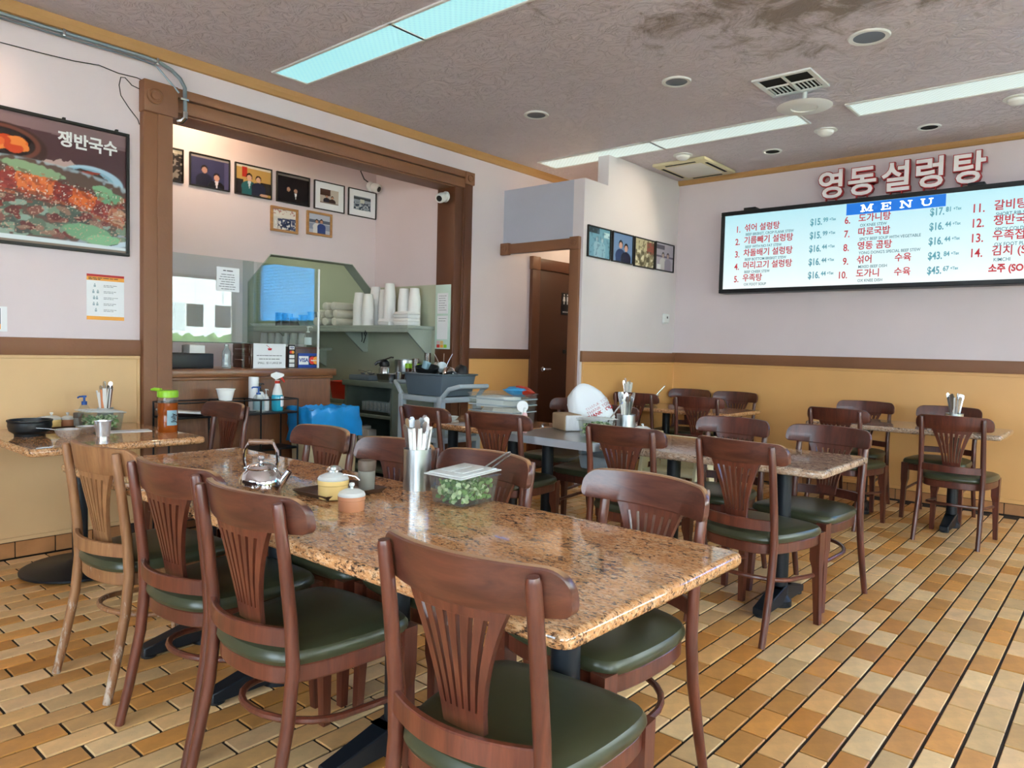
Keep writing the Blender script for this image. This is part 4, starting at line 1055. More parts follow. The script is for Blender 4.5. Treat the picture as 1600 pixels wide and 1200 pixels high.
t = thing('wooden_organizer', 'dark wooden drawer box behind the price sign on the counter', 'box', (2.99, 5.14, CT))
obj('carcass', B().bx(-.14, .14, -.13, .13, 0, .185), 'dark_box_wood', t, bev=.003)
for z in (.03, .11):
    d = obj('drawer', B().bx(-.148, -.14, -.12, .12, z, z+.06), 'dark_box_wood', t, bev=.002)
    obj('pull', B().tube([(-.148, -.05, z+.03), (-.165, -.05, z+.03), (-.165, .05, z+.03), (-.148, .05, z+.03)], .0035, 6), 'steel', d)
t = thing('price_sign', 'white price sign with a small red bowl picture on the counter', 'sign', (3.0, 5.0, CT))
obj('sheet', B().bx(-.135, .135, -.002, 0, 0, .185), 'white_paper', t, smooth=False)
obj('red_bowl_print', B().prism([(-.018, .15), (.018, .15), (.013, .134), (-.013, .134)], -.0026, -.002, lambda u, v, a: (u, a, v)).prism([(-.03, .172), (-.027, .174), (.003, .152), (0, .15)], -.0026, -.002, lambda u, v, a: (u, a, v)), 'ink_red', t, smooth=False)
small_print(t, 'ink', -.108, .108, .094, .007, -.002, 41)
small_print(t, 'ink', -.088, .088, .068, .008, -.002, 42)
text('lettering', 'SMALL : $2 // LARGE $4', .022, 'ink', t, (0, -.0026, .038), ROT_Y, 'CENTER', ext=.0002, squeeze=.9)
t = thing('card_sticker_strip', 'black strip of payment stickers on the counter', 'sign', (3.185, 4.995, CT))
obj('strip', B().bx(-.03, .03, -.004, 0, 0, .18), 'black_plastic', t, smooth=False)
for i, (mt, s) in enumerate((('white_plastic', ''), ('white_plastic', ''), ('white_plastic', ''), ('mc_red', ''), ('white_plastic', 'VISA'))):
    st = obj('sticker', B().bx(-.022, .022, -.006, -.004, .008+i*.034, .034+i*.034), mt if i != 3 else 'black_plastic', t, smooth=False)
    if i == 3:
        obj('red_disc', B().lathe([(.012, 0), (.012, .001)], 20), 'mc_red', st, (-.008, -.006, .123), (PI/2, 0, 0)); obj('orange_disc', B().lathe([(.012, 0), (.012, .0014)], 20), 'mc_orange', st, (.008, -.006, .123), (PI/2, 0, 0))
    if s: text('lettering', s, .017, 'visa_blue', st, (0, -.0063, .157), ROT_Y, 'CENTER', ext=.0002, off=.0006)
tag(obj('wooden_box', B().bx(-.11, .11, 0, .2, 0, .165).bx(-.115, .115, -.004, .204, .15, .165), 'dark_box_wood', None, (3.345, 5.02, CT), bev=.003), 'brown wooden box behind the payment card plaque', 'box')
t = thing('payment_plaque', 'blue payment card plaque leaning on the wooden box', 'sign', (3.35, 5.012, CT))
obj('plate', B().bx(-.098, .098, -.006, 0, 0, .115), 'visa_blue', t, bev=.003)
obj('white_field', B().bx(-.092, -.005, -.0072, -.006, .026, .092), 'white_plastic', t, smooth=False)
obj('black_field', B().bx(.003, .094, -.0072, -.006, .022, .095), 'black_plastic', t, smooth=False)
obj('red_disc', B().lathe([(.031, 0), (.031, .0012)], 28), 'mc_red', t, (.032, -.0072, .059), (PI/2, 0, 0)); obj('orange_disc', B().lathe([(.031, 0), (.031, .0018)], 28), 'mc_orange', t, (.066, -.0072, .059), (PI/2, 0, 0))
text('lettering', 'VISA', .041, 'visa_blue', t, (-.048, -.0076, .060), ROT_Y, 'CENTER', ext=.0003, off=.0015)
text('lettering', 'MasterCard', .014, 'white_plastic', t, (.049, -.0094, .059), ROT_Y, 'CENTER', ext=.0003, off=.0006)
def pump_bottle(x, y, z, r, h, body, cap, label, rz=0, group=None, liquid=None):
    t = thing('pump_bottle', label, 'bottle', (x, y, z), rz, group)
    obj('body', B().lathe([(.001, 0), (r*.94, 0), (r, .006), (r, h*.55), (r*.7, h*.66), (r*.4, h*.7), (.001, h*.7)], 20), body, t)
    p = obj('pump', B().lathe([(r*.42, h*.69), (r*.42, h*.76), (r*.15, h*.77), (r*.15, h*.93), (r*.35, h*.94), (r*.35, h), (.001, h)], 14).tube([(0, 0, h*.97), (r*1.0, 0, h*.97), (r*1.25, 0, h*.93)], r*.14, 8), cap, t)
    obj('wrap_label', B().lathe([(r*1.01, h*.1), (r*1.02, h*.11), (r*1.02, h*.45), (r*1.01, h*.46)], 20), liquid or 'white_paper', t)
    return t
pump_bottle(3.385, 5.075, CT+.166, .03, .165, 'clear_plastic', 'white_plastic', 'hand sanitizer pump bottle on the wooden box', math.radians(-30), 'pump bottles')

# wire rack in front of the counter
t = thing('wire_rack', 'black wire rack standing against the front of the counter', 'rack', (2.0, 4.57, 0))
for x in (0.05, .42, .68, .97):
    for y in (0, .22): obj('post', B().tube([(x, y, 0), (x, y, .875)], .0065, 6), 'wire_rack', t)
for z in (.12, .52, .775, .872):
    b = B()
    for y in (0, .22): b.tube([(.05, y, z), (.97, y, z)], .005, 6)
    for x in (.05, .42, .68, .97): b.tube([(x, 0, z), (x, .22, z)], .005, 6)
    obj('rail', b, 'wire_rack', t)
for z in (.52, .775): obj('shelf', B().bx(.05, .97, 0, .22, z, z+.008), 'wire_rack', t)
SZ = .784
t = thing('spray_bottle', 'spray bottle of blue cleaner with red trigger on the wire rack', 'bottle', (2.86, 4.66, SZ), math.radians(-40))
obj('liquid_body', B().lathe([(.001, 0), (.036, 0), (.04, .008), (.04, .10), (.036, .115), (.001, .115)], 22), 'blue_liquid', t)
obj('upper_body', B().lathe([(.036, .115), (.03, .15), (.017, .19), (.015, .20), (.001, .2)], 22), 'white_plastic', t)
obj('wrap_label', B().bx(.012, .041, -.03, .03, .03, .105), 'white_paper', t, bev=.006)
sp = obj('spray_head', B().lathe([(.017, .2), (.017, .22), (.001, .22)], 14).loops([[(x, -w, z0), (x, w, z0), (x, w, z1), (x, -w, z1)] for x, w, z0, z1 in ((-.045, .008, .245, .262), (-.01, .011, .222, .278), (.03, .01, .24, .268), (.045, .006, .25, .262))]), 'white_plastic', t)
obj('trigger', B().tube([(.02, 0, .245), (.035, 0, .225), (.05, 0, .205)], [.008, .007, .005], 8), 'red_plastic', sp)
obj('collar', B().lathe([(.018, .196), (.019, .2), (.019, .215), (.018, .216)], 16), 'red_plastic', sp)
pump_bottle(2.69, 4.62, SZ, .037, .18, 'clear_plastic', 'blue_plastic', 'clear pump bottle with blue cap on the wire rack', 2.6, 'pump bottles', 'pale_blue')
pump_bottle(2.745, 4.69, SZ, .03, .2, 'white_plastic', 'black_plastic', 'white lotion bottle with black pump on the wire rack', .4, 'pump bottles')
pump_bottle(2.80, 4.71, SZ, .022, .155, 'white_plastic', 'white_plastic', 'small white pump bottle next to the blue spray bottle', .4, 'pump bottles')
tag(obj('paper_canister', B().lathe([(.001, 0), (.033, 0), (.035, .004), (.035, .235), (.033, .24), (.001, .24)], 22), 'white_paper', None, (2.73, 4.755, SZ)), 'tall white canister at the back of the wire rack', 'canister')
fb = B().lathe([(.001, 0), (.04, 0), (.058, .075), (.063, .078), (.063, .084), (.056, .082), (.038, .004), (.001, .004)], 26)
tag(obj('foam_bowl', fb, 'white_foam', None, (2.47, 4.66, .784)), 'lower white foam bowl on the wire rack, partly behind the chair', 'bowl', 'foam bowls on the rack')
tag(obj('foam_bowl', fb, 'white_foam', None, (2.47, 4.66, .868)), 'upper white foam bowl on the wire rack', 'bowl', 'foam bowls on the rack')
tag(obj('menu_folder', B().bx(-.15, .15, -.09, .09, 0, .012), 'white_plastic', None, (2.20, 4.68, .802), (0, .1, -.1), bev=.003), 'white folder lying tilted on the left end of the wire rack', 'folder')
tag(obj('plastic_sack', B().loops([[(r*math.cos(2*PI*k/18)*(1+.12*math.sin(3*k)), r*math.sin(2*PI*k/18)*.6*(1+.1*math.cos(2*k)), z) for k in range(18)] for r, z in ((.1, 0), (.14, .05), (.13, .12), (.09, .18), (.03, .22))]), 'bag_white', None, (2.5, 4.42, 0), ang=60), 'white plastic sack on the floor in front of the rack', 'bag')
# waste bin with blue liner
t = thing('waste_bin', 'cream waste bin lined with a bright blue plastic bag', 'bin', (3.22, 4.60, 0))
a, b_ = .20, .15
L = lambda s, q: [(-a*s, -b_*s, q), (a*s, -b_*s, q), (a*s, b_*s, q), (-a*s, b_*s, q)]
obj('body', B().loops([L(.85, 0), L(.98, .68), L(1.0, .69), L(1.0, .77), L(.94, .77), L(.8, .01)]), 'cream_paint', t, bev=.01)
rn = np.random.default_rng(8); lp = []
nn = 56
for z, s in ((.60, 1.14), (.63, 1.11), (.68, 1.10), (.73, 1.10), (.775, 1.10), (.80, 1.08), (.80, .98), (.74, .86), (.66, .8)):
    ring = []
    for k in range(nn):
        th = 2*PI*k/nn; c, d = math.cos(th), math.sin(th); q = s*(1+rn.uniform(-.045, .03)+.03*math.sin(th*9+z*14)); m = max(abs(c), abs(d))**.92
        ring.append((a*c/m*q, b_*d/m*q, z+rn.uniform(-.012, .012)+(-.05*(.5+.5*math.sin(th*3)) if z < .62 else 0)))
    lp.append(ring)
obj('bag_liner', B().loops(lp, cap=False), 'blue_bag', t, ang=75)

# ---- steel cabinet along the kitchen side wall
t = thing('steel_cabinet', 'grey-green open steel cabinet inside the kitchen', 'cabinet', (4.25, 4.93+.12, 0))
W, D, Hh = .70, .52, .935
obj('top', B().bx(-.02, D, -.01, W+.02, Hh-.05, Hh), 'steel_cabinet', t, bev=.004)
obj('side_panel', B().bx(0, D, 0, .025, 0, Hh-.05), 'steel_cabinet', t); obj('side_panel', B().bx(0, D, W-.025, W, 0, Hh-.05), 'steel_cabinet', t)
obj('back_panel', B().bx(D-.02, D, 0, W, 0, Hh-.05), 'steel_cabinet', t)
for z in (.1, .345, .60): obj('shelf', B().bx(0, D-.02, .025, W-.025, z, z+.025), 'steel_cabinet', t, bev=.003)
CB = 5.05
gb = B().lathe([(.001, 0), (.02, 0), (.022, .004), (.026, .10), (.0245, .10), (.02, .008), (.001, .008)], 14)
gm = mesh('drinking_glass', gb, 'clear_glass')
tag(obj('glass_tray', B().bx(0, .36, 0, .52, 0, .012).bx(0, .01, 0, .52, .012, .03), 'tin_dark', None, (4.30, 5.12, .626)), 'dark tray carrying glasses in the steel cabinet', 'tray')
for i in range(7):
    for j in range(2):
        o = place('drinking_glass', gm, None, (4.345+j*.07, 5.22+i*.058+.02*j, .638)); tag(o, 'clear drinking glass on the tray in the steel cabinet', 'glass', 'glasses in the steel cabinet')
tag(obj('glass_bottle', B().lathe([(.001, 0), (.033, 0), (.035, .01), (.035, .10), (.014, .15), (.013, .19), (.017, .195), (.017, .2), (.001, .2)], 18), 'clear_glass', None, (4.33, 5.15, .638)), 'tall clear glass bottle beside the glasses in the steel cabinet', 'bottle')
for i, (y, h) in enumerate(((5.58, .13), (5.50, .1))): tag(obj('paper_pack', B().bx(-.05, .05, -.04, .04, 0, h), 'white_plastic', None, (4.36, y, .372), bev=.008), ('taller' if i == 0 else 'shorter')+' white pack on the lower shelf of the steel cabinet', 'pack')
TZ = Hh+.001
tag(obj('grey_tray', B().bx(-.14, .14, -.15, .15, 0, .05), 'grey_tub', None, (4.42, 5.58, TZ), bev=.006), 'dark grey tray of tools on the steel cabinet', 'tray')
for i, (dx, dy, rz) in enumerate(((-.05, .05, .3), (.0, -.03, 1.1), (.05, .08, 2.0), (-.06, -.08, .8))):
    tag(obj('ladle', B().lathe([(.001, 0), (.018, .004), (.026, .018), (.024, .018), (.016, .007), (.001, .004)], 14).tube([(.024, 0, .018), (.06, 0, .03), (.12, 0, .038)], .004, 6), 'steel', None, (4.42+dx, 5.58+dy, TZ+.051), (0, 0, rz)), 'steel ladle lying in the grey tray', 'ladle', 'ladles in the grey tray')
t = thing('airpot', 'steel airpot with black pump lid on the cabinet', 'airpot', (4.42, 5.375, TZ))
obj('body', B().lathe([(.001, 0), (.05, 0), (.052, .006), (.052, .12), (.04, .14), (.001, .14)], 22), 'steel', t)
obj('pump_lid', B().lathe([(.046, .138), (.05, .15), (.045, .18), (.02, .2), (.001, .205)], 20).tube([(0, 0, .19), (-.05, .04, .175), (-.07, .055, .15)], [.02, .016, .012], 8).tube([(0, 0, .2), (.04, -.05, .225), (.05, -.07, .222)], .008, 6), 'black_plastic', t)
tag(obj('stock_pot', B().lathe([(.001, 0), (.10, 0), (.105, .01), (.105, .2), (.11, .205), (.1, .205), (.1, .01), (.001, .008)], 30), 'steel_brushed', None, (4.60, 5.28, TZ)), 'wide steel stock pot on the cabinet', 'pot')
for i in range(3):
    t = thing('syrup_jar', ('first', 'second', 'third')[i]+' brown syrup jar with green lid from the left on the steel cabinet', 'jar', (4.52, 5.13-.06*i if i else 5.15, TZ), 0, 'syrup jars on the cabinet')
    obj('body', B().lathe([(.001, 0), (.026, 0), (.028, .006), (.028, .13), (.001, .13)], 18), 'dark_box_wood', t)
    obj('lid', B().lathe([(.03, .128), (.031, .132), (.031, .165), (.027, .172), (.001, .172)], 18), 'green_lid', t)
tag(obj('steam_pan', B().loops([[(-.1*s, -.09*s, z), (.1*s, -.09*s, z), (.1*s, .09*s, z), (-.1*s, .09*s, z)] for s, z in ((.85, 0), (.96, .07), (1.06, .072), (1.06, .075), (.93, .075), (.83, .003))]), 'steel', None, (4.37, 5.22, TZ)), 'rectangular steel pan on the front of the cabinet', 'pan')
cupm = mesh('steel_tumbler', B().lathe(open_vessel(.025, .032, .075, .0015, .002), 20), 'steel')
for st, (x, y, n) in enumerate(((4.36, 5.075, 2), (4.50, 5.03, 9), (4.66, 4.995+.05, 12))):
    for i in range(n):
        o = place('steel_tumbler', cupm, None, (x, y if st else 5.10, TZ+i*.018)); tag(o, 'steel tumbler in the '+('short', 'middle', 'tallest')[st]+' stack on the cabinet', 'tumbler', ('short', 'middle', 'tallest')[st]+' tumbler stack')
tag(obj('red_bin', B().loops([[(-.12*s, -.13*s, z), (.12*s, -.13*s, z), (.12*s, .13*s, z), (-.12*s, .13*s, z)] for s, z in ((.85, 0), (1, .17), (1.05, .172), (1.05, .18), (.96, .18), (.8, .01))]), 'red_plastic', None, (4.55, 6.02+.1, .72), bev=.006), 'red plastic bin on a stand beside the steel cabinet', 'bin')
tag(obj('bin_stand', B().bx(-.15, .15, -.15, .15, .68, .719).bx(-.15, -.12, -.15, -.12, 0, .68).bx(.12, .15, -.15, -.12, 0, .68).bx(-.15, -.12, .12, .15, 0, .68).bx(.12, .15, .12, .15, 0, .68), 'steel_cabinet', None, (4.55, 6.12, 0)), 'low steel stand under the red bin', 'stand')

# ---- wall shelf with brackets
t = thing('wall_shelf', 'long grey-green wall shelf in the kitchen loaded with foam cups', 'shelf', (4.778, 5.08, 1.43))
obj('board', B().bx(-.34, 0, 0, 3.3, 0, .03).bx(-.34, -.32, 0, 3.3, -.035, 0), 'shelf_paint', t, bev=.003)
for y in (.04, 1.0, 2.2):
    obj('bracket', B().prism([(0, 0), (-.3, 0), (-.3, -.03), (-.06, -.23), (0, -.23)], y, y+.022, lambda u, v, a: (u, a, v)), 'shelf_paint', t, smooth=False)
SH = 1.461
t = thing('lower_wall_shelf', 'lower wall shelf deep in the kitchen holding white cups', 'shelf', (4.778, 6.7, 1.20))
obj('board', B().bx(-.3, 0, 0, 1.7, 0, .03), 'shelf_paint', t, bev=.003)
for y in (.1, 1.5): obj('bracket', B().prism([(0, 0), (-.26, 0), (-.26, -.03), (0, -.18)], y, y+.022, lambda u, v, a: (u, a, v)), 'shelf_paint', t, smooth=False)
cm = mesh('foam_cup', B().lathe([(.001, .0), (.044, .0), (.059, .120), (.062, .121), (.062, .127), (.057, .125), (.042, .004), (.001, .004)], 24), 'white_foam')
for si, (x, y, n) in enumerate(((4.52, 5.90, 13), (4.66, 5.82, 17), (4.52, 5.76, 12), (4.66, 5.68, 15), (4.60, 5.53, 18), (4.66, 5.39, 15), (4.67, 5.25, 15))):
    for i in range(n):
        # cups nest upside down: rim at the bottom
        o = place('foam_cup', cm, None, (x, y, SH+.127+i*.0165), (PI, 0, 0)); tag(o, 'white foam cup in the '+('first', 'second', 'third', 'fourth', 'fifth', 'sixth', 'seventh')[si]+' stack from the left on the wall shelf', 'cup', 'foam cup stack '+str(si+1))
tm = mesh('rolled_towel', B().loops([[(x, .045*math.cos(a)*s, .042+.042*math.sin(a)*s) for a in [2*PI*k/16 for k in range(16)]] for x, s in ((-.15, .7), (-.145, .95), (-.13, 1), (.13, 1), (.145, .95), (.15, .7))]), 'towel')
for i, (y, z, w_) in enumerate(((6.56, 0, 'bottom left'), (6.40, 0, 'bottom middle'), (6.24, 0, 'bottom right'), (6.5, .078, 'middle left'), (6.36, .078, 'middle'), (6.22, .078, 'middle right'), (6.40, .155, 'top left'), (6.26, .155, 'top right'))):
    tag(place('rolled_towel', tm, None, (4.61, y, SH+z)), 'rolled cream towel on the wall shelf, '+w_+' of the pile', 'towel', 'rolled towels on the shelf')
def takeout(x, y, z, lx, ly, h, label):
    t = thing('takeout_box', label, 'box', (x, y, z), 0, 'foam takeout boxes on the shelf')
    obj('base', B().taper((0, 0, 0), (lx*.86, ly*.86), (0, 0, h*.55), (lx, ly)), 'white_foam', t, bev=.006)
    obj('lid', B().taper((0, 0, h*.57), (lx, ly), (0, 0, h), (lx*.84, ly*.84)), 'white_foam', t, bev=.006)
takeout(4.53, 5.20, SH, .16, .22, .065, 'lowest foam takeout box at the right end of the wall shelf')
takeout(4.53, 5.20, SH+.066, .16, .22, .06, 'upper foam takeout box at the right end of the wall shelf')
takeout(4.50, 5.43, SH, .13, .17, .06, 'small foam takeout box in front of the cup stacks on the wall shelf')
for i, (y, h) in enumerate(((7.44, .15), (7.30, .14), (7.15, .09))):
    tag(obj('steel_canister', B().lathe(open_vessel(.06, .062, h, .002, .003), 22), 'tin_dark', None, (4.6, y, SH)), ('tall left', 'tall right', 'short')[i]+' steel canister on the wall shelf', 'canister', 'steel canisters on the shelf')
for i, (y, n) in enumerate(((6.97, 3), (6.80, 4))):
    for k in range(n): tag(obj('blue_bowl', B().lathe([(.001, 0), (.045, 0), (.068, .05), (.065, .05), (.043, .006), (.001, .006)], 22), 'pale_blue', None, (4.6, y, SH+k*.033)), 'pale blue bowl in the '+('left', 'right')[i]+' stack on the wall shelf', 'bowl', ('left', 'right')[i]+' blue bowl stack')
for i, y in enumerate((7.95, 7.78, 7.62)): tag(obj('white_dish', B().lathe([(.001, 0), (.05, 0), (.085, .03), (.08, .03), (.048, .006), (.001, .006)], 22), 'white_plastic', None, (4.6, y, SH)), ('left', 'middle', 'right')[i]+' white dish at the far end of the wall shelf', 'dish', 'white dishes on the shelf')
wm = mesh('white_cup', B().lathe([(.001, .15), (.035, .15), (.05, 0), (.047, 0), (.033, .145), (.001, .145)], 20), 'white_foam')
for i, y in enumerate((7.75, 7.6, 7.45, 7.3, 7.14, 6.98)): tag(place('white_cup', wm, None, (4.58, y, 1.231)), ('first', 'second', 'third', 'fourth', 'fifth', 'sixth')[i]+' upturned white cup from the left on the lower wall shelf', 'cup', 'upturned cups on the lower shelf')
tag(obj('black_scissors', B().tube([(0, -.03, .08), (0, -.045, .05), (0, -.03, .02), (0, -.015, .05), (0, -.03, .08)], .005, 6).tube([(0, .03, .06), (0, .02, .0), (0, .03, -.03)], .005, 6).tube([(0, -.03, .02), (0, .0, -.04)], .005, 6), 'black_plastic', None, (4.44, 5.72, 1.33)), 'black scissors hanging under the wall shelf', 'scissors')
# notice board on the opening jamb
t = thing('notice_board', 'narrow clear board with typed papers on the opening jamb', 'board', (4.766, 4.955, 1.25))
obj('board', B().bx(-.008, 0, -.1, .1, 0, .6), 'mint_panel', t, bev=.002)
for i, (z0, z1) in enumerate(((.33, .52), (.09, .31))):
    sh = obj('sheet', B().bx(-.01, -.008, -.07, .07, z0, z1), 'white_paper', t, smooth=False)
    for k in range(7 if i == 0 else 2): small_print(sh, 'ink_grey', -.05, .05-.01*(k % 2), z1-.025-k*.022, .007, -.01, 60+k+10*i, facing='X')
for i, mt in enumerate(('mc_red', 'mc_orange', 'green_lid', 'pink_plastic', 'yellow_ceramic', 'mint_panel')):
    obj('sticky_note', B().bx(-.011, -.009, .07-.047*(i % 3)-.04, .07-.047*(i % 3), .012+.034*(i//3), .042+.034*(i//3)), mt, t, smooth=False)

# ---- bus cart with tub of dishes
t = thing('bus_cart', 'light grey plastic bus cart carrying a dish tub', 'cart', (4.17, 4.36, 0), math.radians(-4))
a, b_ = .21, .28
for x in (-a+.02, a-.02):
    for y in (-b_+.03, b_-.03): obj('post', B().bx(x-.025, x+.025, y-.03, y+.03, .06, .88), 'grey_cart', t, bev=.01)
for z in (.14, .51, .83):
    L = lambda s, q: [(-a*s, -b_*s, q), (a*s, -b_*s, q), (a*s, b_*s, q), (-a*s, b_*s, q)]
    obj('shelf', B().loops([L(1, z), L(1, z+.045), L(.93, z+.045), L(.93, z+.015), L(.02, z+.015)]), 'grey_cart', t, bev=.006)
for s in (-1, 1):
    obj('handle', B().tube([(-a+.02, s*(b_-.02), .87), (-a+.03, s*(b_+.05), .94), (-a+.06, s*(b_+.13), .965), (a-.06, s*(b_+.13), .965), (a-.03, s*(b_+.05), .94), (a-.02, s*(b_-.02), .87)], .019, 10), 'grey_cart', t)
for x in (-a+.03, a-.03):
    for y in (-b_+.04, b_-.04): obj('caster', B().lathe([(.02, -.012), (.03, -.01), (.03, .01), (.02, .012)], 16), 'black_plastic', t, (x, y, .03), (PI/2, 0, 0))
tz = .876
t = thing('bus_tub', 'slate grey plastic tub piled with dirty dishes on the cart', 'tub', (4.17, 4.36, tz), math.radians(-4))
L = lambda s, q, e=0: [(-.18*s, -(.24+e)*s, q), (.18*s, -(.24+e)*s, q), (.18*s, (.24+e)*s, q), (-.18*s, (.24+e)*s, q)]
obj('tub_body', B().loops([L(.9, 0), L(1.0, .165), L(1.08, .168), L(1.08, .178), L(.97, .178), L(.86, .008)]), 'grey_tub', t, bev=.008)
DZ = tz+.14
DG = 'dirty dishes in the tub'
tag(obj('stone_bowl', B().lathe([(.001, 0), (.06, 0), (.09, .03), (.1, .07), (.095, .07), (.08, .035), (.001, .02)], 26), 'stone_black', None, (4.10, 4.44, DZ+.02), (.15, -.15, 0)), 'black stone bowl in the tub on the cart', 'bowl', DG)
for i, (x, y, z, r, rx, mt, nm) in enumerate(((4.20, 4.30, .0, .075, .5, 'steel', 'upturned steel bowl in the middle of the tub'), (4.14, 4.22, .02, .07, -.6, 'chrome', 'shiny steel bowl at the right of the tub'), (4.24, 4.48, .05, .06, .3, 'steel', 'steel bowl at the back left of the tub'), (4.25, 4.20, .04, .06, .2, 'stone_black', 'black bowl at the right of the tub'))):
    tag(obj('soup_bowl', B().lathe([(.001, .07), (r*.5, .07), (r*.9, .035), (r, 0), (r*.96, 0), (r*.85, .033), (r*.45, .064), (.001, .064)], 24), mt, None, (x, y, DZ+z), (rx, .2, 0)), nm, 'bowl', DG)
tag(obj('pale_cup', B().lathe(open_vessel(.03, .035, .06, .003, .001), 20), 'pale_blue', None, (4.13, 4.50, DZ+.07), (.3, .2, 0)), 'pale blue cup on top of the dishes', 'cup', DG)
tag(obj('pale_cup', B().lathe(open_vessel(.03, .035, .06, .003, .001), 20), 'dish_blue', None, (4.19, 4.36, DZ+.06), (-.4, .5, 0)), 'white cup tipped among the dishes', 'cup', DG)
for i in range(3): tag(obj('soup_spoon', B().lathe([(.001, 0), (.014, .003), (.018, .008), (.001, .006)], 14, sx=1.3).tube([(.02, 0, .008), (.08, 0, .02), (.16, 0, .022)], .0035, 6), 'steel', None, (4.17+.03*i, 4.30+.06*i, DZ+.06), (.4*i, -.9, .8*i)), ('first', 'second', 'third')[i]+' soup spoon sticking out of the dish tub', 'spoon', DG)
# lamps inside the kitchen
def bulb(name, label, x, y, z, energy, colr, r=.05, spot=None, tgt=None, drop=0):
    t = thing(name, label, 'lamp', (x, y, z))
    obj('housing', B().lathe([(.07, .06), (.07, -.01), (.06, -.012), (.06, .055), (.001, .055)], 24), 'white_plastic', t)
    if drop: obj('cord', B().tube([(0, 0, .055), (0, 0, drop)], .004, 6), 'black_plastic', t)
    obj('bulb', B().lathe([(.001, -.03), (.02, -.026), (.032, -.005), (.03, .02), (.015, .04), (.001, .045)], 18), 'bulb_warm', t)
    l = bpy.data.lights.new(name, 'SPOT' if spot else 'POINT'); l.energy = energy; l.color = colr; l.shadow_soft_size = r
    o = bpy.data.objects.new(name+'_light', l); COL.objects.link(o); o.parent = t; o.location = (0, 0, -.07)
    if spot:
        l.spot_size = math.radians(spot); l.spot_blend = .8
        d = Vector(tgt)-Vector((x, y, z-.07)); o.rotation_euler = d.to_track_quat('-Z', 'Y').to_euler()
bulb('kitchen_downlight', 'warm downlight over the counter inside the kitchen', 2.85, 5.55, 3.14, 12, (1.0, .78, .52))
t = thing('kitchen_fluorescent', 'fluorescent panel on the back kitchen ceiling', 'ceiling light', (3.7, 7.4, 3.2))
obj('frame', B().bx(-.32, .32, -.62, .62, -.03, 0), 'white_plastic', t); obj('diffuser', B().bx(-.29, .29, -.59, .59, -.034, -.03), 'diffuser_kitchen', t, smooth=False)
# ================================================================== WALLS AND CEILING FITTINGS
def framed(name, label, cat, x0, x1, z0, z1, y, frame, paint, matw=0.0, fw=.012, group=None):
    w, h = x1-x0, z1-z0
    t = thing(name, label, cat, (x0, y, z0), 0, group)
    f = B(); d = .022
    f.bx(0, w, -d, 0, 0, fw); f.bx(0, w, -d, 0, h-fw, h); f.bx(0, fw, -d, 0, fw, h-fw); f.bx(w-fw, w, -d, 0, fw, h-fw)
    obj('frame', f, frame, t, bev=.002, bseg=1)
    obj('mat_board', B().bx(fw, w-fw, -.008, -.002, fw, h-fw), 'white_paper', t, smooth=False)
    m = fw+matw
    place('picture', paint.mesh('picture', w-2*m, h-2*m, lambda x, z: (m+x, -.0095, m+z)), t)
    return t
PG = 'framed photographs on the kitchen wall'
Q = lambda bg, s=1: Paint(56, 44, bg, s)
p = Q('141010'); p.speck('8a8078', .62, 3, .8); p.rect(0, .3, .12, .55, '7a2018'); p.rect(0, .88, 1, 1, 'cfc6b4', .5)
framed('framed_photo', 'black framed dark photo half hidden by the left post', 'picture', 2.46, 2.80, 2.55, 2.82, YK, 'black_frame', p, 0, .01, PG)
p = Q('2f3050', 2); p.rect(0, .92, 1, 1, '9a8f8a', .7); p.person(.36, .55, .36, '17192c', 'a07a70'); p.person(.68, .36, .36, '0f1018', 'b98a78', shirt='cfc9d0'); p.rect(.88, 0, 1, .9, '4a4668')
framed('framed_photo', 'black framed photo of two figures in dark blue light', 'picture', 2.85, 3.20, 2.55, 2.82, YK, 'black_frame', p, 0, .01, PG)
p = Q('b08c4e', 3); p.rect(0, .92, 1, 1, 'd8d0c0', .8); p.rect(.18, .6, .32, .95, 'a62a1e'); p.rect(0, 0, .2, .5, '1c1a18'); p.rect(.7, .1, 1, .5, '241f1c'); p.person(.38, .6, .36, '1f5a5c', 'c39a82', shirt='b8c4c8'); p.person(.64, .58, .33, '1d2236', 'c39a82'); p.ell(.8, .06, .12, .05, 'c39a82')
framed('framed_photo', 'black framed photo of two men seated at a restaurant table', 'picture', 3.246, 3.60, 2.55, 2.82, YK, 'black_frame', p, 0, .01, PG)
p = Q('0d0a0c', 4); p.rect(0, .92, 1, 1, '8f8880', .6); p.person(.35, .48, .28, '060506', 'a27d6a'); p.person(.58, .46, .28, '060506', 'a27d6a', shirt='d8d8da')
framed('framed_photo', 'black framed photo of two men in dark suits', 'picture', 3.646, 3.995, 2.55, 2.82, YK, 'black_frame', p, 0, .01, PG)
p = Q('b9aea2', 5); p.rect(0, .55, .55, 1, '4a332a'); p.person(.36, .5, .3, '2d2a30'); p.person(.66, .46, .3, '3a2a26'); p.rect(0, 0, 1, .08, '8a7a70')
framed('framed_photo', 'black framed small photo with wide white mat, two standing figures', 'picture', 4.044, 4.39, 2.55, 2.82, YK, 'black_frame', p, .06, .008, PG)
p = Q('8f9ba5', 6); p.rect(0, .75, 1, .95, '40484f'); p.rect(.38, .5, .62, .8, 'c2c5b8'); p.speck('22344a', .5, 5, .9, (p.v < .55)); p.speck('c8ccd0', .66, 3, .8, (p.v < .5))
framed('framed_photo', 'black framed small photo with wide white mat, group outside a shop', 'picture', 4.436, 4.782, 2.55, 2.82, YK, 'black_frame', p, .06, .008, PG)
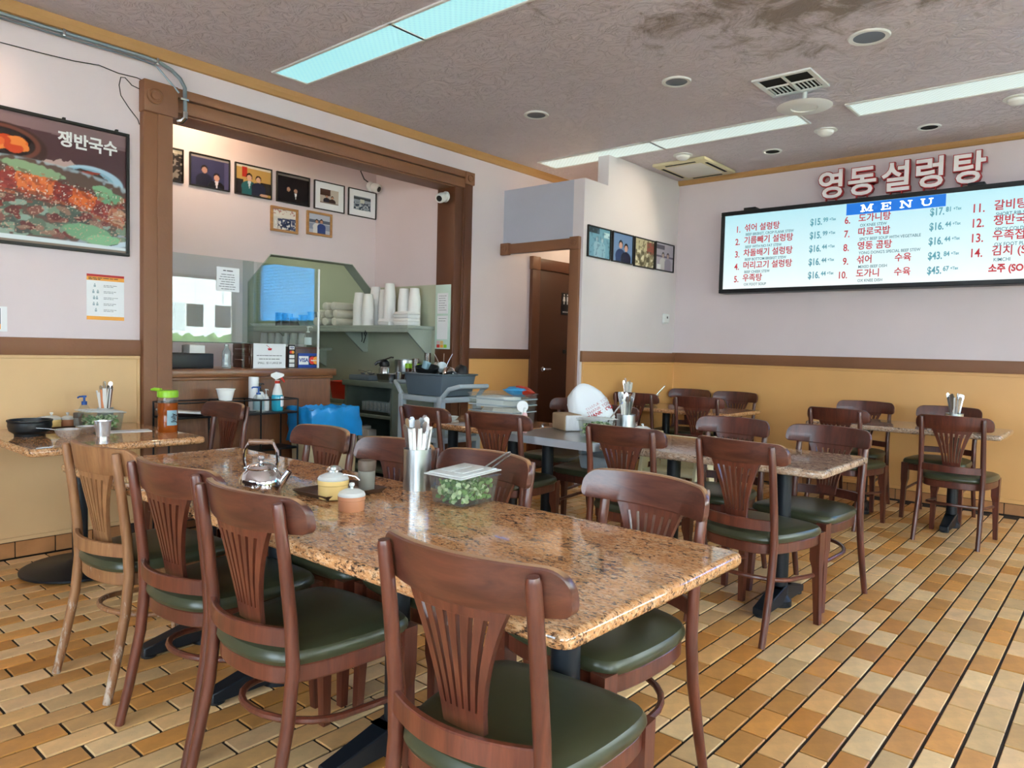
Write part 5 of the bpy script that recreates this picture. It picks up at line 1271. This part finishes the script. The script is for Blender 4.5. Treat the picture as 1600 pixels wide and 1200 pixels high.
p = Q('cfc9c0', 7); p.rect(0, .62, 1, 1, 'ddd6cc'); p.speck('a03028', .62, 3, .7, (p.v > .75)); p.poly([(.3, .15), (1, 0), (1, .6), (.3, .55)], '3c4668'); p.speck('1c2748', .5, 5, .9, (p.v < .55)*(p.u > .2)*(p.u < .8)); p.speck('e8e6e4', .66, 3, .8, (p.v < .5))
framed('framed_photo', 'small wooden framed photo of people outside a white building', 'picture', 3.592, 3.872, 2.28, 2.505, YK, 'light_wood', p, 0, .022, PG)
p = Q('b5b9c6', 8); p.rect(0, .55, 1, .72, '5a6272'); p.rect(0, .2, 1, .5, '8d95a8'); p.person(.38, .62, .3, 'd8d6d4'); p.person(.6, .64, .32, '2c3f78')
framed('framed_photo', 'small wooden framed photo of a white and a blue figure', 'picture', 3.966, 4.248, 2.298, 2.52, YK, 'light_wood', p, 0, .022, PG)
# four pictures on the restroom wall
PB = 'four black framed pictures on the restroom wall'
p = Q('6fa0b4', 11); p.rect(0, .8, .5, 1, '2c3a40'); p.rect(.72, .72, .98, .9, 'b8d8dc'); p.person(.4, .62, .24, '8fb4c4', '9fb9c4', '7494a0'); p.person(.64, .6, .24, '88b0c0', '9fb9c4', '7494a0'); p.speck('4a6c80', .66, 3, .6)  # pale blue glare is painted into the print colours
framed('framed_photo', 'leftmost picture on the restroom wall, pale blue with painted-in glare', 'picture', 5.525, 5.905, 2.13, 2.42, YB, 'black_frame', p, 0, .011, PB)
p = Q('6a86ae', 12); p.person(.4, .6, .42, '23325e', 'c09484'); p.person(.68, .52, .42, '1c1c38', 'c09484')
framed('framed_photo', 'second picture on the restroom wall, two figures on blue', 'picture', 5.935, 6.31, 2.13, 2.42, YB, 'black_frame', p, 0, .011, PB)
p = Q('8c8468', 13); p.rect(0, .55, 1, 1, 'b5ac8c'); p.rect(.62, .5, 1, .95, '8a4a3c'); p.speck('d8d0b0', .55, 6, .9, (p.v < .6)); p.speck('3f3a2c', .58, 5, .8, (p.v < .6)); p.speck('5c5440', .6, 3, .7)
framed('framed_photo', 'third picture on the restroom wall, olive group scene', 'picture', 6.335, 6.735, 2.125, 2.42, YB, 'black_frame', p, 0, .011, PB)
p = Q('b0a6b4', 14); p.rect(0, .78, .5, .95, '5b5664'); p.rect(0, .48, 1, .54, '6a6374'); p.person(.42, .56, .3, 'c9c2c2', 'b59c94', '3c343c'); p.person(.7, .56, .3, '9a92a2', 'b59c94', '3c343c'); p.rect(.1, .02, .3, .2, 'e4e2e2')
framed('framed_photo', 'rightmost picture on the restroom wall, faded mauve with two women', 'picture', 6.752, 7.145, 2.13, 2.425, YB, 'black_frame', p, 0, .011, PB)
t = thing('thermostat', 'white wall thermostat under the rightmost picture', 'thermostat', (7.02, YB, 1.585))
obj('case', B().bx(-.05, .05, -.03, 0, 0, .095), 'white_plastic', t, bev=.008); obj('dial_window', B().bx(-.012, .012, -.032, -.03, .048, .07), 'tin_dark', t)
obj('base_plate', B().bx(-.057, .057, -.008, 0, -.01, .1), 'white_plastic', t, bev=.003)

# poster of a noodle dish
pw, ph = 1.34, .755
P = Paint(300, 170, '4d2f33', 20)
P.rect(0, .90, 1, 1, '7d6163', .8); P.poly([(0, .86), (.25, .93), (.6, .9), (1, .87), (1, 1), (0, 1)], '8a6f70', .6)
# table cloth, small bowl of kimchi, blue plate, main dish
P.poly([(.55, .66), (.76, .70), (1, .42), (1, .2), (.5, .5)], 'b79c94', 1, .03)
P.ell(.50, .74, .17, .17, '3c2320'); P.ell(.50, .76, .145, .135, '6b3a2e'); P.ell(.50, .76, .125, .11, '25120f')
for i in range(16):
    a = P.rng.uniform(0, 6.28); q = P.rng.uniform(0, .085); P.ell(.50+q*math.cos(a), .775+q*.7*math.sin(a), .04, .035, ['d9642a', 'e07f3a', 'c2431e'][i % 3], a, 1, .3)
P.ell(.855, .575, .135, .115, 'a7c6d6', -.35); P.ell(.845, .585, .105, .08, '86a9bd', -.35); P.ell(.83, .59, .09, .062, '2c1d18', -.3, 1, .5)
P.speck('8a6a4a', .6, 3, .8, ((P.u-.83)/.09)**2+((P.v-.59)/.06)**2 < 1); P.ell(.84, .635, .05, .012, '8f3526', .2)
P.ell(.55, .30, .62, .36, 'b9cbd6'); P.ell(.55, .33, .58, .33, '8f9aa0'); P.ell(.55, .34, .56, .315, '59443a', 0, 1, .35)
leaf = ['5c6a58', '4f5c4e', '758570', '4a5248', '86998a', '3d453e']
for i in range(150):
    a = P.rng.uniform(-1.2, 1.2); x, y = P.rng.uniform(.0, .99), P.rng.uniform(.06, .32)
    P.ell(x, y, P.rng.uniform(.02, .05), P.rng.uniform(.02, .045), leaf[i % 6], a, 1, .9, 6)
for i in range(90): P.ell(P.rng.uniform(0, .95), P.rng.uniform(.09, .38), P.rng.uniform(.012, .04), P.rng.uniform(.01, .03), ['6a2a26', '7a4a40', '5b2422', '8a6a58'][i % 4], P.rng.uniform(0, 3), 1, 1.0, 4)
P.ell(.62, .58, .12, .05, '86a07a', -.3, 1, .6); P.ell(.93, .45, .06, .05, '6a9a72', .2, 1, .9, 5); P.ell(.90, .50, .04, .05, '7ba77c', .4, 1, .8, 5)
P.ell(.83, .14, .10, .07, '6f9c74', -.3, 1, .5, 8); P.ell(.90, .09, .07, .045, '7db083', .2, 1, .4, 8)
# slices of pancake and glazed meat lying in a diagonal row
row = [((.00, .48), (.14, .54), (.16, .38), (.02, .36), '8a2f28'), ((.13, .56), (.25, .55), (.23, .39), (.12, .42), 'd96a2a'), ((.24, .55), (.38, .545), (.36, .37), (.23, .38), '7a2a26'),
       ((.36, .52), (.56, .545), (.55, .40), (.37, .41), '8a2f2a'), ((.555, .555), (.715, .52), (.70, .405), (.55, .425), 'd8713a'), ((.70, .52), (.79, .49), (.765, .36), (.69, .375), '7c2826'),
       ((.775, .485), (.875, .44), (.865, .32), (.755, .365), 'd96828'), ((.865, .43), (.955, .385), (.925, .265), (.85, .30), '7a2c2a'), ((.935, .385), (1.0, .335), (.985, .225), (.925, .275), 'b98a6a')]
for a, b_, c, d, col in row:
    P.poly([a, b_, c, d], col, 1, .02, 6); P.poly([d, c, (c[0], c[1]-.025), (d[0], d[1]-.025)], '9c4a2a', .8, .02, 6)
band = (np.abs((P.v-.47)-(-.14*np.clip(P.u-.6, 0, 1)*2)) < .11)
P.speck('b2402a', .6, 5, .5, band); P.speck('5d1614', .62, 4, .55, band); P.speck('e6d4c0', .84, 2, .9, band)
P.speck('caa08a', .8, 2, .8, (P.v < .4)*(P.v > .08))
P.ell(.55, .0, .72, .055, 'cfd8dc', 0); P.rect(0, 0, 1, .022, '7d6a5c')
t = thing('food_poster', 'large framed poster of a spicy noodle dish on the left wall', 'poster', (1.918-pw, YL, 1.785), 0)
f = B(); fw = .018; d = .03
f.bx(0, pw, -d, 0, 0, fw); f.bx(0, pw, -d, 0, ph-fw, ph); f.bx(0, fw, -d, 0, fw, ph-fw); f.bx(pw-fw, pw, -d, 0, fw, ph-fw)
obj('frame', f, 'black_frame', t, bev=.002, bseg=1)
place('print', P.mesh('print', pw-2*fw, ph-2*fw, lambda x, z: (fw+x, -.014, fw+z)), t)
obj('backing', B().bx(fw, pw-fw, -.012, 0, fw, ph-fw), 'brown_plastic', t, smooth=False)
text('lettering', '쟁반국수', .094, 'white_plastic', t, (pw-.395, -.0155, ph-.115), ROT_Y, 'LEFT', off=.0028, squeeze=.95)
for x in (.33, .62, .98, 1.27): obj('hanger', B().bx(x-.007, x+.007, -.02, 0, ph, ph+.014), 'black_frame', t)
# health notice sheet
t = thing('health_notice', 'white notice with red and yellow header on the left wall', 'notice', (1.787, YL, 1.383))
w, h = .215, .277
obj('sheet', B().bx(-w/2, w/2, -.0015, 0, 0, h), 'white_paper', t, smooth=False)
obj('red_header', B().bx(-w/2, w/2, -.0022, -.0015, h*.95, h), 'ink_red', t, smooth=False)
obj('yellow_header', B().bx(-w/2, w/2, -.0022, -.0015, h*.865, h*.95), 'mc_orange', t, smooth=False)
obj('yellow_footer', B().bx(-w/2, w/2, -.0022, -.0015, 0, h*.08), 'mc_orange', t, smooth=False)
small_print(t, 'ink', -w/2+.010, w/2-.03, h*.92, .007, -.0022, 80); small_print(t, 'ink', -w/2+.010, -.03, h*.89, .007, -.0022, 81)
for i in range(5):
    small_print(t, 'ink_grey', -.012, .07-.01*(i % 2), h*(.765-i*.135), .005, -.0015, 82+i); small_print(t, 'ink_grey', -.012, .045, h*(.735-i*.135), .005, -.0015, 92+i)
    z = h*(.755-i*.135)
    ic = B()
    for s in ((-.062,), (-.07, -.045), (-.066, -.05), (-.068, -.048), (-.056,))[i]:
        ic.lathe([(.004, 0), (.004, .0006)], 10, (0, 0, 0))
        n0 = len(ic.v)-20
        for q in range(n0, len(ic.v)): v = ic.v[q]; ic.v[q] = (s+v[0], -.0022-v[2], z+.008+v[1])
        ic.bx(s-.006, s+.006, -.0026, -.0018, z-.010, z+.003)
    obj('pictogram', ic, 'conduit', t, smooth=False)
t = thing('wall_sheet', 'blue and orange sheet cut off by the left picture edge', 'notice', (1.17, YL, 1.295))
obj('sheet', B().bx(-.1, .1, -.0015, 0, 0, .14), 'white_paper', t, smooth=False); obj('blue_field', B().bx(-.1, .068, -.002, -.0015, .012, .13), 'grey_tub', t, smooth=False); obj('orange_field', B().bx(-.1, .068, -.0024, -.002, .012, .042), 'mc_orange', t, smooth=False)
# conduit and loose wires
t = thing('conduit', 'grey metal conduit bending down over the left post', 'conduit', (0, YL-.036, 0))
obj('pipe', B().tube([(-.6, 0, 3.02), (1.2, 0, 3.03), (2.02, 0, 3.035), (2.10, 0, 3.028), (2.17, -.01, 3.0), (2.215, -.03, 2.955), (2.235, -.05, 2.90), (2.235, -.055, 2.74)], .0125, 10), 'conduit', t)
obj('pipe', B().tube([(-.6, 0, 2.995), (1.2, 0, 3.005), (2.0, 0, 3.012), (2.08, 0, 3.0), (2.2, -.045, 2.86)], .006, 8), 'conduit', t)
obj('elbow', B().tube([(2.235, -.055, 2.745), (2.235, -.055, 2.71), (2.225, -.03, 2.69), (2.20, -.015, 2.685)], .018, 10), 'steel', t)
for x, z in ((1.55, 3.03), (2.08, 3.03)): obj('clip', B().bx(x-.008, x+.008, -.016, .03, z-.02, z+.02), 'steel', t, bev=.003)
obj('clip', B().bx(2.2, 2.255, -.07, -.04, 2.815, 2.83), 'steel', t, bev=.003)
W1 = [(-.4, 2.87), (1.247, 2.885), (1.45, 2.89), (1.62, 2.898), (1.75, 2.915), (1.86, 2.90), (1.97, 2.905), (2.02, 2.895), (2.12, 2.90)]
tag(obj('loose_cable', B().tube([(x, YL-.006, z) for x, z in W1], .003, 6), 'wire_black'), 'thin dark cable running along the wall above the poster', 'cable')
W2 = [(1.985, 2.84), (1.94, 2.85), (1.90, 2.885), (1.875, 2.88), (1.865, 2.83), (1.875, 2.77), (1.92, 2.71), (1.975, 2.65), (1.985, 2.62)]
tag(obj('loose_cable', B().tube([(x, YL-.006, z) for x, z in W2], .003, 6), 'wire_black'), 'thin dark cable looping down beside the left post', 'cable')
# cameras
def dome(x, y, z, label, rz, tilt):
    t = thing('security_camera', label, 'camera', (x, y, z), rz, 'security cameras')
    obj('base', B().lathe([(.05, 0), (.05, .015), (.03, .03)], 24), 'white_plastic', t, rot=(PI/2, 0, 0))
    bd = obj('body', B().lathe([(.001, 0), (.03, .002), (.042, .02), (.046, .05), (.044, .085), (.040, .09), (.001, .09)], 24), 'white_plastic', t, (0, -.03, 0), (PI/2+tilt, 0, .3))
    obj('lens', B().lathe([(.027, .088), (.027, .094), (.012, .096), (.001, .095)], 20), 'black_plastic', bd)
dome(4.768, 4.95, 2.66, 'white dome camera on the jamb of the kitchen opening', -PI/2, .4)
dome(4.70, 5.985, 2.87, 'white dome camera in the corner of the photo wall', 0, .4)
tag(obj('camera_cable', B().tube([(4.70, 5.985, 2.9), (4.62, 5.98, 2.93), (4.58, 5.985, 3.0), (4.62, 5.99, 3.1)], .006, 6), 'wire_black'), 'dark cable curling up from the corner camera', 'cable')
# restroom sign
t = thing('restroom_sign', 'black restroom sign with two white figures on the door', 'sign', (6.50, YL-.022, 1.655))
obj('plate', B().bx(-.075, .075, -.006, 0, 0, .24), 'black_plastic', t, bev=.002)
for s, dress in ((-.03, True), (.03, False)):
    f = B(); f.prism([(s-.008, .21), (s+.008, .21), (s+.008, .226), (s-.008, .226)], -.0075, -.006, lambda u, v, a: (u, a, v))
    f.prism([(s-.012, .2), (s+.012, .2), (s+(.022 if dress else .011), .15), (s+.006, .15), (s+.006, .115), (s-.006, .115), (s-.006, .15), (s-(.022 if dress else .011), .15)], -.0075, -.006, lambda u, v, a: (u, a, v))
    obj('figure', f, 'white_plastic', t, smooth=False)
text('lettering', 'RESTROOM', .02, 'white_plastic', t, (0, -.0066, .03), ROT_Y, 'CENTER', ext=.0004)

# ---- illuminated menu board
MX, MY0, MY1, MZ0, MZ1 = 7.03, 3.285, .09, 1.885, 2.70
t = thing('menu_board', 'long backlit menu sign with red Korean dish names', 'menu sign', (MX, MY0, MZ0))
w, h = MY0-MY1, MZ1-MZ0
fw = .04
b = B(); b.bx(0, .18, -w, 0, 0, fw); b.bx(0, .18, -w, 0, h-fw, h); b.bx(0, .18, -fw, 0, fw, h-fw); b.bx(0, .18, -w, -w+fw, fw, h-fw); b.bx(.06, .18, -w+fw, -fw, fw, h-fw)
obj('cabinet', b, 'black_plastic', t, bev=.004, bseg=1)
obj('screen', B().bx(.012, .02, -w+fw, -fw, fw, h-fw), 'menu_screen', t, smooth=False)
for y in (-.28, -2.2): obj('top_bracket', B().bx(.03, .15, y-.06, y+.06, h, h+.03), 'black_plastic', t, bev=.004)
hx = .010
hy = -1.597
hd_ = obj('header_panel', B().bx(hx, hx+.003, hy-.395, hy+.395, h-.145, h-.042), 'menu_header', t, smooth=False)
def slab_letter(y, strokes):
    q = B()
    for poly in strokes: q.prism(poly, hx-.0016, hx-.0004, lambda u, v, a: (a, y-u, h-.126+v))
    obj('lettering', q, 'menu_white', hd_, smooth=False)
R_ = lambda x0, x1, z0, z1: [(x0, z0), (x1, z0), (x1, z1), (x0, z1)]
HL, ST, SF = .062, .016, .009
slab_letter(hy+.275, [R_(.012, .012+ST, 0, HL), R_(.078, .078+ST, 0, HL), [(.014, HL), (.030, HL), (.057, .008), (.049, .002)], [(.092, HL), (.078, HL), (.049, .008), (.055, .0)], R_(0, .04, 0, SF), R_(.066, .106, 0, SF), R_(0, .026, HL-SF, HL), R_(.08, .106, HL-SF, HL)])
slab_letter(hy+.105, [R_(.010, .010+ST, 0, HL), R_(0, .078, 0, SF), R_(0, .078, HL-SF, HL), R_(.012, .056, .027, .027+SF), R_(.070, .078, 0, .022), R_(.070, .078, HL-.022, HL), R_(.048, .056, .02, .043)])
slab_letter(hy-.045, [R_(.010, .010+.012, 0, HL), R_(.074, .074+.012, 0, HL), [(.006, HL), (.026, HL), (.088, 0), (.070, 0)], R_(0, .034, 0, SF), R_(0, .02, HL-SF, HL), R_(.062, .098, HL-SF, HL)])
slab_letter(hy-.205, [R_(.010, .010+ST, .018, HL), R_(.074, .074+.011, .018, HL), [(.010, .02), (.026, .02), (.036, .010), (.06, .010), (.074, .02), (.085, .02), (.068, 0), (.028, 0)], R_(0, .036, HL-SF, HL), R_(.062, .097, HL-SF, HL)])
def line(y, z, s, size, mat='menu_red', off=0.0012, sq=.85): return text('lettering', s, size, mat, t, (hx, y, z), ROT_X, 'LEFT', off=off, squeeze=sq)
def row_(ny, ky, z, num, ko, en, price, py, ko2=None, k2y=None, big=1.0):
    line(ny, z, num, .088*big, off=.0014, sq=.8); line(ky, z+.008, ko, .078*big, off=.0014, sq=.93); line(ky-.016, z-.054*big, en, .036*big, 'menu_dark', .0003, .86)
    if ko2: line(k2y, z+.008, ko2, .078, off=.0014, sq=.93)
    if price:
        a, c = price.split('.'); line(py, z+.006, '$'+a+'.', .088, 'menu_teal', .0022, .70); line(py-.118, z+.018, c, .056, 'menu_teal', .0016, .78); line(py-.172, z+.020, '+Tax', .034, 'menu_teal', .0010, .8)
for i, (ko, en, pr) in enumerate((('섞어 설렁탕', 'BEEF BRISKET, CROP FLANK STEW', '15.99'), ('기름빼기 설렁탕', 'BEEF WITH NO FAT STEW', '15.99'), ('차돌배기 설렁탕', 'BEEF BOTTOM BRISKET STEW', '16.44'), ('머리고기 설렁탕', 'BEEF CHEEK STEW', '16.44'), ('우족탕', 'OX FOOT SOUP', '16.44'))):
    row_(-.155, -.244, .628-i*.1235, '%d.' % (i+1), ko, en, pr, -.884)
for i, (ko, en, pr, k2) in enumerate((('도가니탕', 'OX KNEE STEW', '17.81', None), ('따로국밥', 'SPICY BEEF SOUP WITH VEGETABLE', '16.44', None), ('영동 곰탕', "YONG DONG'S SPECIAL BEEF STEW", '16.44', None), ('섞어', 'MIXED BEEF DISH', '43.84', '수육'), ('도가니', 'OX KNEE DISH', '45.67', '수육'))):
    row_(-1.19 if i < 4 else -1.15, -1.308, .622-i*.1235, '%d.' % (i+6), ko, en, pr, -1.878, k2, -1.62)
for i, (ko, en) in enumerate((('갈비탕', 'SHORT RIB SOUP'), ('쟁반국수', 'SPICY COLD NOODLE'), ('우족접시', 'OX FOOT PLATE'), ('김치 (S)', 'KIMCHI'))):
    row_(-2.18, -2.335, .625-i*.1215, '%d.' % (i+11), ko, en, None, 0, big=1.12)
line(-2.32, .128, '소주 (SO JU)', .075, off=.003)
# raised letters above the board
for i, (ch, yc, nm) in enumerate((('영', 2.25, 'first'), ('동', 1.982, 'second'), ('설', 1.70, 'third'), ('렁', 1.437, 'fourth'), ('탕', 1.155, 'fifth'))):
    t = thing('sign_letter', nm+' red-edged white Korean letter from the left above the menu', 'sign letter', (7.12, yc, 2.70), 0, 'raised letters above the menu')
    s = .275; zc = .150
    text('edge', ch, s, 'letter_red', t, (.02, 0, zc), ROT_X, 'CENTER', ext=.022, off=.0135)
    text('face', ch, s, 'letter_white', t, (-.005, 0, zc), ROT_X, 'CENTER', ext=.004, off=.006)
    for dy in (-.045, .045): obj('stand', B().bx(.005, .03, dy-.006, dy+.006, 0, .06), 'letter_red', t)

# ---- ceiling fittings
def fluorescent(x0, x1, y0, y1, diff, label):
    t = thing('ceiling_light', label, 'ceiling light', ((x0+x1)/2, (y0+y1)/2, CEIL), 0, 'fluorescent ceiling lights')
    a, b_ = (x1-x0)/2, (y1-y0)/2; f = B(); r = .022
    f.bx(-a-r, -a, -b_-r, b_+r, -.012, 0); f.bx(a, a+r, -b_-r, b_+r, -.012, 0); f.bx(-a, a, -b_-r, -b_, -.012, 0); f.bx(-a, a, b_, b_+r, -.012, 0)
    obj('frame', f, 'white_plastic', t, bev=.003, bseg=1)
    obj('diffuser', B().bx(-a, a, -b_+.004, b_-.004, -.008, -.002), diff, t, smooth=False)
fluorescent(2.775, 3.025, 3.37, 4.58, 'diffuser_cyan', 'bright cyan fluorescent panel nearest the kitchen opening')
fluorescent(2.775, 3.025, 2.12, 3.35, 'diffuser_cyan', 'bright cyan fluorescent panel cut off by the top of the picture')
fluorescent(2.775, 3.025, -.9, .33, 'diffuser_cyan', 'fluorescent panel over the right of the room, near row')
fluorescent(5.71, 5.97, 3.37, 4.60, 'diffuser_pale', 'pale fluorescent panel over the restroom corner')
fluorescent(5.71, 5.97, 2.09, 3.35, 'diffuser_pale', 'pale fluorescent panel beside the air vent')
fluorescent(5.71, 6.0, .50, 1.71, 'diffuser_pale', 'pale fluorescent panel in front of the menu sign')
fluorescent(5.71, 6.0, -.75, .48, 'diffuser_pale', 'fluorescent panel at the far right, in front of the menu wall')
def can(x, y, r, label, inner='can_inner', spot=None):
    t = thing('recessed_light', label, 'ceiling light', (x, y, CEIL), 0, 'round recessed lights')
    obj('ring', B().lathe([(r*.72, -.001), (r*.74, -.008), (r*.95, -.010), (r, -.004), (r, 0)], 32), 'white_plastic', t)
    if spot:
        l = bpy.data.lights.new('spot', 'SPOT'); l.energy = spot[1]; l.color = (1.0, .86, .62); l.shadow_soft_size = .04; l.spot_size = math.radians(62); l.spot_blend = .9
        o = bpy.data.objects.new('spot_lamp', l); COL.objects.link(o); o.parent = t; o.location = (0, 0, -.02)
        o.rotation_euler = (Vector(spot[0])-Vector((x, y, CEIL-.02))).to_track_quat('-Z', 'Y').to_euler()
    obj('reflector', B().lathe([(.001, -.003), (r*.5, -.003), (r*.735, -.006), (r*.735, -.004), (.001, -.001)], 32), inner, t)
plain('can_inner', '5c6470', 0.35, var=0.0)
can(4.586, 1.277, .115, 'round recessed light with bluish reflector, nearest the top right')
can(4.559, 2.494, .10, 'round recessed light left of the air vent')
can(4.545, 3.713, .10, 'round recessed light above the restroom front wall')
can(6.637, 1.363, .085, 'dark round recessed light above the right of the menu letters', 'hole_dark')
can(6.62, 2.623, .085, 'dark round recessed light left of the menu letters', 'hole_dark', ((6.2, 3.88, 2.5), 38))
for (x, y, nm) in ((6.252, 2.041, 'between the two pale fluorescent panels'), (6.265, .74, 'at the right edge of the picture'), (6.275, 3.339, 'beside the ceiling air unit')):
    t = thing('smoke_detector', 'white dome detector on the ceiling '+nm, 'detector', (x, y, CEIL), 0, 'dome detectors on the ceiling')
    obj('plate', B().lathe([(.09, 0), (.09, -.008), (.07, -.012)], 28), 'white_plastic', t); obj('dome', B().lathe([(.065, -.01), (.06, -.03), (.04, -.045), (.001, -.05)], 28), 'white_foam', t)
t = thing('air_vent', 'square white ceiling vent with dark openings', 'vent', (5.04, 1.89, CEIL))
f = B(); a, r = .165, .03
f.bx(-a-r, -a, -a-r, a+r, -.012, 0); f.bx(a, a+r, -a-r, a+r, -.012, 0); f.bx(-a, a, -a-r, -a, -.012, 0); f.bx(-a, a, a, a+r, -.012, 0); f.bx(-a, a, -.008, .008, -.012, 0); f.bx(-.008, .008, -a, a, -.012, 0)
obj('grille_frame', f, 'white_plastic', t, smooth=False); obj('duct_dark', B().bx(-a, a, -a, a, -.003, -.001), 'hole_dark', t, smooth=False)
for k in range(12):
    y = -a+.014+k*.0275; obj('louvre', B().bx(-.01, a-.02, y-.003, y+.003, -.010, -.003), 'white_plastic', t, smooth=False)
t = thing('ceiling_disc', 'white disc hanging on a short rod under the ceiling vent', 'ceiling fitting', (5.36, 1.87, CEIL))
obj('rod', B().tube([(-.10, 0, 0), (-.10, 0, -.10)], .016, 12), 'white_plastic', t)
obj('disc', B().lathe([(.001, -.10), (.10, -.10), (.17, -.104), (.185, -.108), (.175, -.114), (.09, -.118), (.085, -.112), (.001, -.112)], 40), 'white_plastic', t, (-.10, 0, 0))
t = thing('air_unit', 'square recessed ceiling air unit in the corner of the room', 'air conditioner', (6.76, 3.465, CEIL))
obj('panel', B().bx(-.35, .35, -.28, .28, -.03, 0), 'cream_paint', t, bev=.01)
obj('intake', B().bx(-.24, .24, -.19, .19, -.034, -.03), 'paper_sleeve', t, bev=.003)
for y in (-.235, .235): obj('slot', B().bx(-.22, .22, y-.014, y+.014, -.032, -.029), 'hole_dark', t, smooth=False)
for x in (-.295, .295): obj('slot', B().bx(x-.014, x+.014, -.16, .16, -.032, -.029), 'hole_dark', t, smooth=False)
# wall washers
bulb('wall_washer', 'warm ceiling spotlight over the left end of the poster', .95, 4.25, CEIL-.065, 9, (1.0, .72, .5), .04, 80, (1.0, 4.85, 2.5))
bulb('hall_lamp', 'warm ceiling lamp in the restroom hallway', 6.45, 4.36, 2.62, 7, (1.0, .84, .55), drop=CEIL-2.62)
